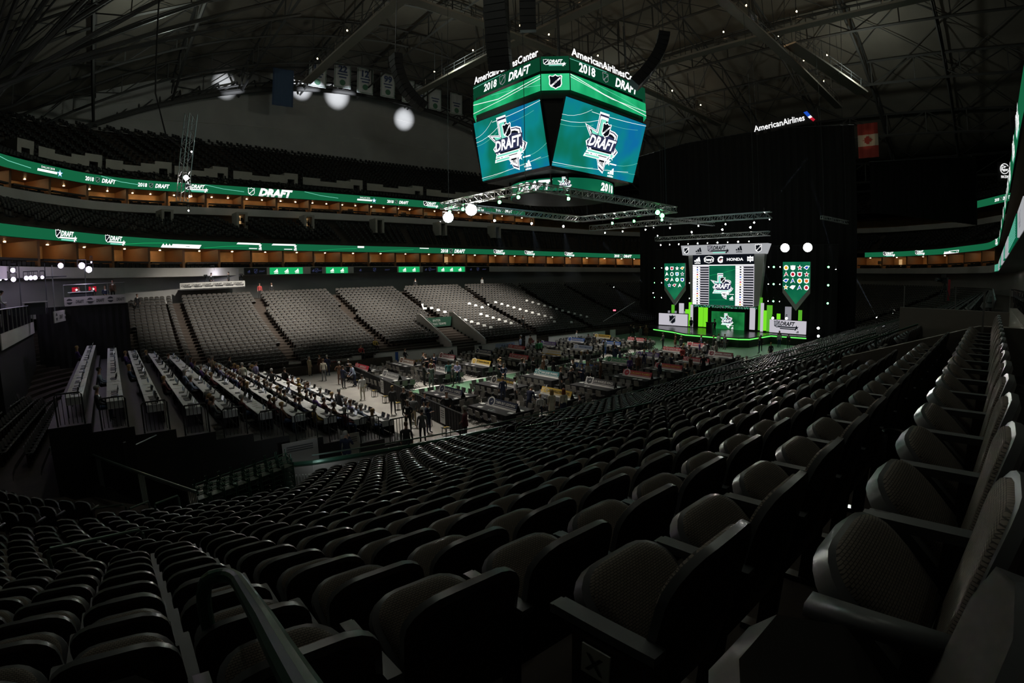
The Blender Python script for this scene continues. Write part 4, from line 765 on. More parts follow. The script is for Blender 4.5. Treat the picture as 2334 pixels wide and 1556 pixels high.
def pad(name, pts, place, bow, parent, nx=8, nz=6):
    """padded cushion: a grid clipped to the outline, with UVs for the weave"""
    n = len(pts); c = (0, sum(b for a, b in pts)/n); rings = [scl(pts, k, c) for k in (.90,.87,.70,.47,.22)]; dz = (.0,.022,.032,.036,.038)
    vs, uv = [], []
    for rg, d in zip(rings, dz):
        for a, b in rg: vs.append(place(a, b, d+bow(a, b))); uv.append((a+.5, b))
    vs.append(place(*c, .039+bow(*c))); uv.append((.5, c[1]))
    fs = [(j*n+i, j*n+(i+1) % n, (j+1)*n+(i+1) % n, (j+1)*n+i) for j in range(4) for i in range(n)]+[(4*n+i, 4*n+(i+1) % n, 5*n) for i in range(n)]
    me = bpy.data.meshes.new(name); me.from_pydata([tuple(v) for v in vs], [], fs); me.materials.append(MATS['seat_pad']); l = me.uv_layers.new(name='UVMap')
    for lp in me.loops: l.data[lp.index].uv = uv[lp.vertex_index]
    me.polygons.foreach_set('use_smooth', [True]*len(fs)); me.update(); return put(name, me, parent)
SW_ = .49; BACK = dome(SW_, .60, .17); PAN = dome(SW_*.93, .34, .15)
def back_place(a, b, d):     # back leans rearward; front is +Y
    t = R(9); return Vector((a, -.004-b*math.sin(t)+d*math.cos(t), .262+b*math.cos(t)+d*math.sin(t)))
def pan_place(a, b, d):      # tipped-up seat pan; its upper face looks back at the seat back
    t = R(45); return Vector((a, .06+b*math.cos(t)-d*math.sin(t), .42+b*math.sin(t)+d*math.cos(t)))
bowb = lambda a, b: .030*(a/.25)**2; bowp = lambda a, b: .012-.03*(b/.36)**2
def make_seat(right_arm=True, end=None, holder=False, flip=False):
    t = thing('arena_seat', 'seat', 'seat', (0,0,0)); mb = MB(); shell(mb, BACK, back_place, .028, None, 'seat_shell', 'seat_rim', bowb); mb.build('back_shell', t, True)
    pad('back_pad', BACK, lambda a, b, d: back_place(a, b, d+.014), bowb, t)
    mb = MB(); shell(mb, PAN, pan_place, .045, None, 'seat_shell', 'seat_rim', bowp); mb.build('seat_pan', t, True); pad('seat_cushion', PAN, lambda a, b, d: pan_place(a, b, d+.018), bowp, t)
    for s in ((-1,1) if end else (1,)):
        mb = MB(); x = s*.27; mb.box((x,.10,.60),(.055,.36,.03),'arm'); mb.box((x,.285,.595),(.05,.02,.03),'arm'); mb.build('armrest', t)
        mb = MB(); mb.box((x,.02,.30),(.035,.08,.6),'seat_shell'); mb.box((x,.02,.015),(.06,.22,.03),'seat_shell'); mb.build('stanchion', t)
    if end:
        x = .30 if flip else -.30; mb = MB(); P = [(-.16,.0),(.14,.0),(.19,.30),(.20,.58),(-.10,.58),(-.14,.35)]; sg = 1 if flip else -1; f = Frame((x,0,0), (0,1 if flip else -1,0), Z); mb.prism(f, P if flip else [(-a,b) for a, b in P][::-1], .03, 'seat_shell', .0); mb.build('end_panel', t)
        mb = MB(); mb.slab(f, sg*.10-.05, .455, sg*.10+.05, .555, .006, 'board_white', .012); mb.text(f, end, sg*.10, .475, .06, 'ink', .016, 0, .02); mb.build('row_plate', t)
        mb = MB(); c = (-.02,.24)
        for r0, r1 in ((.125,.108),(.095,.088)): mb.add([f.p(c[0]+r0*math.cos(a), c[1]+r0*1.25*math.sin(a), .012) for a in np.linspace(0,2*math.pi,21)[:-1]]+[f.p(c[0]+r1*math.cos(a), c[1]+r1*1.25*math.sin(a), .012) for a in np.linspace(0,2*math.pi,21)[:-1]], [(i,(i+1)%20,(i+1)%20+20,i+20) for i in range(20)], 'arm')
        mb.poly(f, star(c[0], c[1]+.01, .085), 'arm', .014); mb.poly(f, star(c[0], c[1]+.01, .05), 'seat_shell', .017); mb.build('emblem', t)
    if holder:
        mb = MB(); n = 16; c = Vector((.27,.385,.55)); prof = [(.045,-.09),(.055,.03),(.058,.035),(.048,.03),(.040,-.08)]; mb.lathe(c, prof, 'black_gloss', n); mb.build('cup_holder', t)
    return t
# layout of all lower-bowl seats: (x, y, z, heading, row, block)
def lerp(a, b, f): return a+(b-a)*f
def seg_x(y, pts):
    for (y0,x0),(y1,x1) in zip(pts, pts[1:]):
        if min(y0,y1) <= y <= max(y0,y1): return lerp(x0, x1, (y-y0)/(y1-y0))
    return pts[-1][1]
AIS_R = [(-31,-29.72),(-24,-29.72),(-18,-28.9),(-13,-25.0)]; AIS_L = [(-31,-31.55),(-28,-31.35),(-19,-32.2),(-10,-31.2)]
NAIS = (-24.2,-16.3,-7.0,2.4,12.4,22.6,33.0); SAIS = (-18.4,-7.5,4.5,16.5,28.5,40.0)
lower = []
PITCH = .54; AA = R(241.6)
for i in range(25):
    d = TR*i; z = zrow(i); xcc = xc(d); x = -29.73 if i == 23 else (-30.22 if i == 24 else xcc+.3)
    while x < 44:
        y = YS-d
        ok = not any(abs(x-a) < .8 for a in SAIS[1:])
        if i < 21 and abs(x-SAIS[0]) < .8: ok = False
        if i >= 22 and -22.1 < x < -12.6: ok = False
        if 17 <= i < 22 and -19.0 < x < -15.6: ok = False
        if ok: lower.append((x, y, z, 0, i, 'S'))
        x += PITCH
    for k in range(int((RC+d)*math.pi/2/PITCH)):
        a = 1.5*math.pi-(k+.5)*PITCH/(RC+d); px, py = xcc+(RC+d)*math.cos(a), YS+RC+(RC+d)*math.sin(a)
        if abs(a-AA)*(RC+d) < .78 or abs(a-math.radians(205))*(RC+d) < .7: continue
        if (a > AA and i < 5) or i < 3: continue
        if i >= 23 and px > -31.75: continue
        lower.append((px, py, z, a-1.5*math.pi, i, 'S' if a > AA else 'SW'))
    if i < 12:
        for yy in np.arange(-5.3, 5.0, PITCH): lower.append((*bowl_pt('W', yy, d), z, -math.pi/2, i, 'W'))
    for k in range(int((RC+d)*math.pi/2/PITCH)):
        a = math.pi-(k+.5)*PITCH/(RC+d); px, py = -25.5+(RC+d)*math.cos(a), YN-RC+(RC+d)*math.sin(a)
        if a > math.pi/2 and abs(px+25.5-.15*d) > .6 and not (px < -29.2 and py > 5.5): lower.append((px, py, z, a-1.5*math.pi, i, 'NW'))
    for x in np.arange(-25.2, 44, PITCH):
        y = YN+d
        if any(abs(x-a-(.11*(d-8))*(.5 if a > -20 else 0)) < .58 for a in NAIS): continue
        if i < 10 and -.6 < x < 3.6: continue
        if i < 3 and -9 < x < 1: continue
        if i == 0 and x > 3: continue
        lower.append((x, y, z, math.pi, i, 'N'))
    for q, cx, cy, a0 in (('SE',45,YS+RC,1.5*math.pi),('NE',45,YN-RC,0)):
        for k in range(int((RC+d)*math.pi/2/PITCH)):
            a = a0+(k+.5)*PITCH/(RC+d)
            if abs(a-a0-R(40))*(RC+d) > .8: lower.append((cx+(RC+d)*math.cos(a), cy+(RC+d)*math.sin(a), z, a-1.5*math.pi, i, q))
# nearest 300 in view are things, the rest one object
def in_view(p):
    v = Vector(p)-CAM; c = Vector((v.dot(r2), v.dot(u2), v.dot(fw))); th = c.angle(Z)
    f = 1200*(th+.083*th**3*.9); h = math.hypot(c.x, c.y); px, py = 1167+f*c.x/h, 778-f*c.y/h
    return th < 1.35 and -120 < px < 2450 and -50 < py < 1700, v.length
cand = []
for s in lower:
    ok, dist = in_view((s[0], s[1], s[2]+.5))
    if ok: cand.append((dist, s))
cand.sort(key=lambda q: q[0]); near = [s for _, s in cand[:300]]; nearset = set(map(id, near))
rows = {}
for s in near: rows.setdefault((s[5], s[4]), []).append(s)
protos = {}
def proto(key, *a):
    if key not in protos: protos[key] = make_seat(*a); index_kids(protos[key]); protos[key]['used'] = False
    return protos[key]
LET = 'ABCDEFGHIJKLMNOPQRSTUVWX'
def row_name(i):
    return 'very last row' if i == 24 else f'{ORD[24-i]} row from the back'
for (blk, i), lst in rows.items():
    lst.sort(key=lambda s: s[0] if blk != 'SW' else -s[0])
    for k, s in enumerate(lst):
        first = (blk == 'S' and i == 23 and abs(s[0]+29.73) < .1) or (blk == 'SW' and k == 0)
        key, args = ('plain', (True,))
        if first: key, args = (f'end{blk}{i}', (True, LET[min(23,i)] if i < 24 else 'Y', False, blk == 'SW'))
        if i == 24 and blk == 'S' and k == 2: key, args = ('holder', (True, None, True))
        p = proto(key, *args)
        where = {'S':'place from the handrail end','SW':'place beyond the corner aisle'}.get(blk, 'place across the hall')
        lb = f'brown padded tip-up seat, {ORD[min(k,68)]} {where}, {row_name(i)}'
        if first: lb = f'aisle-end tip-up seat with letter plate and ring emblem, {row_name(i)}'+(' of the corner stand' if blk == 'SW' else '')
        if not p['used']: o = p; o.location = s[:3]; o.rotation_euler = (0,0,s[3]); o['label'] = lb; o['group'] = 'near stand seats'; p['used'] = True
        else: o = copy_thing(p, s[:3], s[3], lb, 'near stand seats')
for p in protos.values(): del p['used']
def tile(name, tv, tf, tm, mats, inst, label, cat):
    """one mesh of many alike seats: numpy-tiled template"""
    tv = np.array(tv); nv = len(tv); P = np.array([(q[0],q[1],q[2]) for q in inst]); h = np.array([q[3] for q in inst]); c, s = np.cos(h)[:,None], np.sin(h)[:,None]
    x = tv[None,:,0]*c-tv[None,:,1]*s+P[:,None,0]; y = tv[None,:,0]*s+tv[None,:,1]*c+P[:,None,1]; z = np.broadcast_to(tv[None,:,2]+P[:,None,2], x.shape)
    V = np.stack([x,y,z], -1).reshape(-1,3); N = len(inst); lens = np.array([len(f) for f in tf]); flat = np.concatenate([np.array(f) for f in tf])
    loops = (flat[None,:]+(np.arange(N)*nv)[:,None]).ravel(); ll = np.tile(lens, N); st_ = np.concatenate([[0], np.cumsum(ll)[:-1]])
    me = bpy.data.meshes.new(name); me.vertices.add(len(V)); me.vertices.foreach_set('co', V.ravel()); me.loops.add(len(loops)); me.loops.foreach_set('vertex_index', loops)
    me.polygons.add(len(ll)); me.polygons.foreach_set('loop_start', st_); me.polygons.foreach_set('loop_total', ll); me.polygons.foreach_set('material_index', np.tile(np.array(tm), N))
    for m in mats: me.materials.append(MATS[m])
    me.update(calc_edges=True); me.validate(); o = put(name, me); return tag(o, label, cat, None, 'stuff')
def simple_seat():
    mb = MB(); B = dome(SW_, .60, .17, 2); n = len(B)
    f_, b_ = [back_place(a, b, .03+bowb(a,b)) for a, b in B], [back_place(a, b, -.02+bowb(a,b)) for a, b in B]
    mb.add(f_, [tuple(range(n))], 'seat_pad'); mb.add(b_, [tuple(range(n-1,-1,-1))], 'seat_shell'); mb.add(f_+b_, [(i,i+n,(i+1)%n+n,(i+1)%n) for i in range(2,n-1)], 'seat_rim')
    B = dome(SW_*.93, .34, .15, 1); n = len(B); f_, b_ = [pan_place(a, b, .04+bowp(a,b)) for a, b in B], [pan_place(a, b, -.03+bowp(a,b)) for a, b in B]
    mb.add(f_, [tuple(range(n))], 'seat_pad'); mb.add(b_, [tuple(range(n-1,-1,-1))], 'seat_pad'); mb.add(f_+b_, [(i,i+n,(i+1)%n+n,(i+1)%n) for i in range(2,n-1)], 'seat_rim')
    mb.box((.27,.10,.60),(.055,.36,.03),'arm'); mb.quad([(.27,-.03,0),(.27,.07,0),(.27,.07,.6),(.27,-.03,.6)],'seat_shell'); return mb
m = simple_seat(); rest = [s for s in lower if id(s) not in nearset]
tile('stadium_seating', m.v, m.f, m.m, m.mats, rest, 'thousands of tip-up seats filling the rest of the lower stands around the floor', 'seats')
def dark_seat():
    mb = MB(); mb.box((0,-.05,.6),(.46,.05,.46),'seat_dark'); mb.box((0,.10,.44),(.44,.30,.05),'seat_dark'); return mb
upper = []
for j in range(9):
    for k in range(0, NA, 1):
        a = AN[k]; f = (j+.5)/9; r = rL[k]+.9+(rM[k]-rL[k]-.9)*f; q = 2*math.pi*r/NA; n = max(1, int(q/.55))
        z = Z1T+(zM-Z1T)*(j+1)/9
        if not (R(-70) < ((a+math.pi) % (2*math.pi))-math.pi < R(170)): continue
        for t in range(n):
            aa = a+2*math.pi/NA*(t+.5)/n
            if k % 11 == 0 and t < 2: continue
            upper.append((CX+r*math.cos(aa), CY+r*math.sin(aa), z, aa+math.pi/2, 0, ''))
for j in range(NUP):
    d, z = up_step(j)
    for k in range(NA):
        a = AN[k]; r = rU[k]+d+.4; q = 2*math.pi*r/NA; n = max(1, int(q/.55))
        if not (R(-60) < ((a+math.pi) % (2*math.pi))-math.pi < R(175)): continue
        if k % 9 == 0: n = n//2
        for t in range(n):
            aa = a+2*math.pi/NA*(t+.5)/max(n,1); upper.append((CX+r*math.cos(aa), CY+r*math.sin(aa), z, aa+math.pi/2, 0, ''))
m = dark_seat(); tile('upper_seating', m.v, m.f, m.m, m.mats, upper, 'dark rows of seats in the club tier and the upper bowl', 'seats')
# white paper covers on reserved far seats
cov = [(3.4,14),(3.9,13),(4.4,12),(9.6,15),(10.1,14),(10.6,13),(8.8,10),(9.2,9),(9.6,8),(10.0,7),(10.4,6),(10.7,5),(5.0,9),(5.4,8),(5.8,7),(6.2,6),(6.6,5),(7.0,4)]
cov += [(14.0+.48*k,15-k) for k in range(10)]+[(19.7+.5*k,15-k) for k in range(11)]+[(17.5,4),(20,3)]
for k, (x, i) in enumerate(cov):
    t = thing('seat_cover', f'white paper cover over a far seat, {ORD[k]} of the slanting lines below the white banners', 'seat cover', (x, YN+TR*i, zrow(i)), math.pi, 'white seat covers'); mb = MB(); B = dome(SW_*1.02, .62, .18, 3); top = [(a, b) for a, b in B if b > .3]; top = [(-SW_*.51,.36),(SW_*.51,.36)]+[p for p in B if p[1] > .4]
    n = len(top); f_, b_ = [back_place(a, b, .045+bowb(a,b)) for a, b in top], [back_place(a, b, -.03+bowb(a,b)) for a, b in top]; mb.add(f_+b_, [tuple(range(n)), tuple(range(2*n-1,n-1,-1))]+[(i2,i2+n,(i2+1)%n+n,(i2+1)%n) for i2 in range(n)], 'paper'); mb.build('paper_sleeve', t)
for x0, x1, lb in ((2.9,11.8,'white banner strip over a row of far seats, nearer the press'),(13.0,22.2,'white banner strip over a row of far seats, nearer the stage')):
    t = thing('banner_strip', lb, 'banner', (x0, 24.1, zrow(15))); f = Frame((0,0,0), X, Vector((0,.55,1))); mb = MB(); w = x1-x0; mb.slab(f, 0, .35, w, 1.15, .05, 'board_white'); mb.build('cloth', t); mb = MB()
    for k in range(3): g_lock(mb, f, w*(.16+.34*k), .76, .5, .01, 'ink', 'board_white', 'ink')
    for k in range(2): g_adidas(mb, f, w*(.33+.34*k), .75, .5, 'ink', .01)
    mb.build('lettering', t)
# ---------------------------------------------------------------- boards round the floor
def board_run(pts, h, label, deco=None, m='board_white', kick='yellow'):
    t = thing('rink_board', label, 'board'); 
    for i, (a, b) in enumerate(zip(pts, pts[1:])):
        a3, b3 = Vector((*a,0)), Vector((*b,0)); fr = Frame(a3, b3-a3, Z); w = (b3-a3).length; mb = MB(); mb.slab(fr, 0, .2, w, h, .12, m); mb.build('panel', t); mb = MB(); mb.slab(fr, 0, 0, w, .2, .14, kick, .01); mb.slab(fr, 0, h, w, h+.05, .16, 'steel', .02); mb.build('kick_plate', t)
        if deco: mb = MB(); deco(mb, fr, w, i); mb.build('lettering', t)
board_run([(-18.9,14.5),(-13.9,13.9),(-10.6,13.45)], 1.1, 'white rink board with red car maker lettering nearest the press', lambda mb, fr, w, i: mb.text(fr, 'HONDA', w*.1, .42, .42, 'red', .02, 0, .03, 'c', 2.6) if i else None)
board_run([(-9.3,13.6),(-6.2,13.0),(-.9,12.0)], 1.12, 'white rink board with a blue line stripe and black stripe logo', lambda mb, fr, w, i: mb.rect(fr, 2.1,.02,2.4,1.12,'blue_line',.03) if not i else g_adidas(mb, fr, w-.7, .62, .7, 'ink', .02))
board_run([(1.3,11.9),(6.9,11.5)], 1.05, 'short white rink board with pale advert behind the middle tables', lambda mb, fr, w, i: (mb.text(fr, 'PAINT', w*.72, .45, .4, 'navy', .02), mb.rect(fr, w*.45,.2,w*.9,1.0,'e_dim_white' if 0 else 'pale_blue',.01), mb.slab(fr, .4,.25,.8,.95,.02,'ink',.02)))
board_run([(7.8,11.3),(9.3,11.2)], 1.5, 'white board end with a dark red leaf emblem', lambda mb, fr, w, i: (mb.poly(fr, at2(LEAF, w*.55, .9, .8, .8), 'maroon', .02), mb.rect(fr, 0,.2,w,.45,'red',.02)))
board_run([(11.3,11.2),(20.8,10.7)], 1.15, 'white rink board with black sports drink lettering near the stage', lambda mb, fr, w, i: (mb.text(fr, 'GATORADE', w*.36, .42, .44, 'ink', .02, 0, .03, 'c', 3.9), g_adidas(mb, fr, w*.84, .62, .6, 'ink', .02)), 'board_white', 'board_white')
board_run([(21.8,10.6),(22.7,10.5)], 1.2, 'narrow white board piece at the end of the far boards', None)
# near front wall: green topped ledge in front of the near stand, with curved end
pts = [(44,-13.9),(18,-13.6),(11.5,-13.4),(-4,-13.9),(-13,-13.6),(-18.7,-13.1),(-21,-12.8),(-23,-12.5),(-24.8,-12.2),(-26.2,-11.7)]
mb = MB(); 
for a, b in zip(pts, pts[1:]):
    fr = Frame((*b,0), Vector((*a,0))-Vector((*b,0)), Z); w = (Vector(a)-Vector(b)).length; mb.slab(fr, -.02, 0, w+.02, 1.12, .14, 'beige_wall')
o = mb.build('wall_near_front'); o['kind'] = 'structure'
t = thing('ledge_rail', 'long dark green ledge rail topping the wall in front of the near stand', 'rail'); mb = MB(); mb.tube([(*p,1.18) for p in pts], .09, 'rail_green', 6); mb.build('cap', t)
for a, b in zip(pts[2:8], pts[3:9]): mb = MB(); mb.tube([(a[0],a[1],1.45),(b[0],b[1],1.45)], .03, 'rail', 6); mb.bar((a[0],a[1],1.1),(a[0],a[1],1.45),.05,'rail'); mb.build('handrail', t)
# pale inside of the gap at the corner
mb = MB(); 
for k in range(4): mb.box((-24.3+.35*k,-13.2-.1*k,.95-.02*k),(1.8,.22,.05),'board_white')
for k in range(8): mb.bar((-25.8+.1*k,-12.5-.06*k,.45),(-25.8+.1*k,-12.5-.06*k,1.0),.04,'board_white')
tag(mb.build('gate_boards'), 'pale lit gate boards in the gap at the corner of the near stand', 'gate'); point((-24.6,-12.9,1.6), 9, .1, (.85,.95,1))
# tunnel mouth in the far stand
t = thing('tunnel', 'dark green tunnel mouth in the far stand with sloping side walls and a sign', 'tunnel', (0,0,0)); mb = MB()
for x, dx in ((-.7,0),(3.7,0)):
    fr = Frame((x,13.2,0), Y, Z); mb.prism(fr, [(0,0),(6.6,0),(6.6,4.1),(5.9,4.1),(0,1.35)], .12, 'fascia', .06 if x > 0 else .06)
mb.build('side_wall', t); mb = MB(); mb.box((1.5,20,1.2),(4.4,.1,2.4),'black'); mb.build('back_wall', t); mb = MB(); f = Frame((1.5,19.2,0), X, Z); mb.slab(f, -2.1, 2.55, 2.1, 3.6, .12, 'rail_green'); mb.text(f, 'ENTER', 0, 3.15, .25, 'board_white', .01); mb.text(f, 'VISITING TEAMS', 0, 2.75, .25, 'board_white', .01); mb.build('sign', t); mb = MB()
for x in (-.7,3.7): mb.tube([(x,13.3,1.5),(x,19,4.3)], .04, 'alu', 5)
mb.build('handrail', t)
# ---------------------------------------------------------------- draft tables on the floor
TX = (-13.05,-8.85,-4.75,-.6,3.55,7.9,12.4,17.0); TY = (-9.0,-4.15,3.4,8.3)
SIGN = {(0,0):('navy','e_white','TAMPA BAY LIGHTNING','navy sign with a white bolt disc'),(1,0):('yellow','ink','NASHVILLE PREDATORS','yellow sign with white stripes'),(2,0):('charcoal','board_white','LOS ANGELES KINGS','black and silver sign'),(3,0):('red','yellow','CALGARY FLAMES','red and white sign, first by the near wall'),(4,0):('red','yellow','FLORIDA PANTHERS','orange lettered red sign'),(5,0):('red','board_white','CAROLINA HURRICANES','red sign behind standing men'),(6,0):('maroon','board_white','MONTREAL CANADIENS','dark red sign nearest the stage by the near stand'),
 (0,1):('navy','board_white','BUFFALO SABRES','navy sign with two white stripes'),(1,1):('ink','yellow','BOSTON BRUINS','gold wheel sign'),(2,1):('teal','board_white','SAN JOSE SHARKS','teal sign behind the standing group'),(3,1):('blue_line','board_white','NEW YORK ISLANDERS','blue sign in the middle'),(4,1):('green_shirt','board_white','DALLAS STARS','green and white sign'),(5,1):('purple','board_white','EDMONTON OILERS','purple and white sign'),(6,1):('red','board_white','DETROIT RED WINGS','red sign near the stage runner'),(7,1):('red','board_white','WASHINGTON CAPITALS','last red sign of the second near row'),
 (0,2):('grey_suit','board_white','VEGAS GOLDEN KNIGHTS','grey sign by the press fence'),(1,2):('charcoal','board_white','LAS VEGAS','silver sign behind the suited group'),(2,2):('yellow','ink','PITTSBURGH PENGUINS','gold sign on the far side of the runner'),(3,2):('red','board_white','NEW JERSEY DEVILS','bright red sign in the middle'),(4,2):('board_white','yellow','ST LOUIS BLUES','cream and gold sign'),(5,2):('pale_blue','navy','TORONTO MAPLE LEAFS','pale blue sign'),(6,2):('blue_line','board_white','VANCOUVER CANUCKS','blue and white sign past the middle'),(7,2):('red','board_white','OTTAWA SENATORS','red sign nearest the stage'),
 (0,3):('red','board_white','DETROIT','red sign below the far boards'),(1,3):('brown','board_white','ANAHEIM DUCKS','brown sign below the far boards'),(2,3):('maroon','board_white','ARIZONA COYOTES','maroon sign below the far boards'),(3,3):('navy','board_white','WINNIPEG JETS','navy and silver sign below the far boards'),(4,3):('red','board_white','CHICAGO','red sign by the leaf board'),(5,3):('purple','board_white','MINNESOTA WILD','purple sign by the drink board'),(6,3):('blue_line','board_white','COLORADO AVALANCHE','blue sign by the drink board end'),(7,3):('yellow','ink','PHILADELPHIA FLYERS','gold sign farthest toward the stage')}
def make_chair():
    t = thing('folding_chair', 'chair', 'chair'); mb = MB(); f = Frame((0,-.17,0), X, Vector((0,-.18,1))); mb.prism(f, [(-.20,.46),(.20,.46),(.205,.80),(.16,.84),(-.16,.84),(-.205,.80)], .02, 'chair_panel'); mb.build('backrest', t)
    mb = MB(); mb.box((0,.03,.45),(.40,.38,.03),'cloth_black'); mb.build('seat', t)
    mb = MB()
    for s in (-1,1): mb.tube([(s*.22,.28,0),(s*.22,-.12,.5),(s*.21,-.30,.84)], .014, 'black', 4); mb.tube([(s*.19,-.26,0),(s*.19,.18,.46)], .014, 'black', 4)
    mb.bar((-.19,-.23,.06),(.19,-.23,.06),.02,'black'); mb.bar((-.22,.24,.06),(.22,.24,.06),.02,'black'); mb.build('frame', t); return t
ch0 = make_chair(); index_kids(ch0); ch_used = [False]; far_ch = []
chair_list = []
order = sorted(SIGN, key=lambda k: math.hypot(TX[k[0]]-CAM.x, TY[k[1]]-CAM.y))
for ci, ri in order:
    cx, cy = TX[ci], TY[ri]; col, tc, words, desc = SIGN[(ci, ri)]
    t = thing('draft_table', f'black skirted draft table under the {desc}', 'table', (cx,cy,0), 0, 'draft tables'); mb = MB(); mb.box((0,0,.735),(2.0,3.2,.03),'cloth_black'); mb.build('tabletop', t)
    mb = MB(); P = []; 
    for a, b in (((-1,-1.6),(1,-1.6)),((1,-1.6),(1,1.6)),((1,1.6),(-1,1.6)),((-1,1.6),(-1,-1.6))):
        n = 14
        for k in range(n): f = k/n; w = .02*(k % 2); P.append((a[0]+(b[0]-a[0])*f+w*np.sign(a[0]+b[0]), a[1]+(b[1]-a[1])*f+w*np.sign(a[1]+b[1])))
    n = len(P); mb.add([(x,y,.05) for x, y in P]+[(x,y,.74) for x, y in P], [(k,(k+1)%n,(k+1)%n+n,k+n) for k in range(n)], 'cloth_black'); mb.build('skirt', t)
    s = thing('team_sign', f'{desc}, propped along its black table', 'sign', (cx-.05,cy-.25,.75), 0, 'team signs'); f = Frame((-.16,0,.0), (0,-1,0), Vector((.42,0,1))); mb = MB(); mb.slab(f, -1.22, 0, 1.22, .48, .03, col); mb.slab(f, -1.22, .0, 1.22, .10, .03, 'board_white' if col != 'board_white' else 'yellow', .006); mb.slab(f, -1.22, .14, 1.22, .17, .03, 'board_white', .006); mb.build('board', s)
    mb = MB(); mb.slab(Frame((.2,0,0), (0,-1,0), Vector((-.5,0,1))), -1.2, 0, 1.2, .42, .03, 'ink'); mb.build('easel_back', s); mb = MB(); mb.text(f, words, .28, .235, .15, 'board_white' if tc == 'e_white' else tc, .012, 0, .02, 'c', 1.6); k = (ci*3+ri) % 4
    for sc, mm in ((.30,'board_white'),(.22,col)):
        mb.poly(f, [(-.86+sc*math.cos(a), .27+sc*.95*math.sin(a)) for a in np.linspace(0,6.283,15)[:-1]] if k in (0,1) else ([(-.86+a*sc*2.2, .27+b*sc*2) for a, b in SHIELD] if k == 2 else star(-.86,.27,sc*1.15)), mm, .016+(.3-sc)*.05)
    mb.poly(f, [(-.95,.2),(-.82,.32),(-.84,.26),(-.74,.36),(-.8,.22),(-.86,.26)], 'board_white', .03); mb.build('lettering', s)
    for j in range(7):
        px, py = random.choice((-.72,.72)) if j % 3 else random.uniform(-.5,.5), random.uniform(-1.4,1.4)
        if abs(px) < .6: py = random.choice((-1.35,1.4))
        p = thing('paper_sheet', f'white paper, {ORD[j]} on table of {desc}', 'paper', (cx+px,cy+py,.752), random.uniform(-.3,.3), 'papers on the draft tables'); mb = MB(); mb.box((0,0,.003),(.22,.30,.006),'paper'); mb.box((.012,.01,.007),(.2,.27,.003),'board_white',.1); mb.build('sheet', p)
    spots = []
    for j in range(5):
        yy = -1.28+.64*j; spots += [(cx-1.28, cy+yy, -math.pi/2, 'press'), (cx+1.28, cy+yy, math.pi/2, 'stage')]
    for j in range(3): spots += [(cx-.62+.62*j, cy-1.9, 0, 'near'), (cx-.62+.62*j, cy+1.9, math.pi, 'far')]
    for j, (x, y, h, sd) in enumerate(spots): chair_list.append((x+random.uniform(-.04,.04), y+random.uniform(-.04,.04), h+random.uniform(-.12,.12), f'grey folding chair, {ORD[j//2]} on {sd} side, table of {desc}'))
for k, (x, y, h, lb) in enumerate(chair_list):
    if k < 300:
        if k == 0: o = ch0; o.location = (x,y,0); o.rotation_euler = (0,0,h); o['label'] = lb; o['group'] = 'draft table chairs'
        else: copy_thing(ch0, (x,y,0), h, lb, 'draft table chairs')
    else: far_ch.append((x,y,0,h))
mb = MB(); mb.box((0,-.2,.64),(.4,.03,.38),'chair_panel'); mb.box((0,.03,.45),(.4,.38,.03),'cloth_black')
for s in (-1,1): mb.bar((s*.2,.26,0),(s*.2,-.25,.8),.03,'black'); mb.bar((s*.19,-.26,0),(s*.19,.18,.46),.03,'black')
tile('folding_chairs', mb.v, mb.f, mb.m, mb.mats, far_ch, 'the remaining grey backed folding chairs round the far tables', 'chairs')
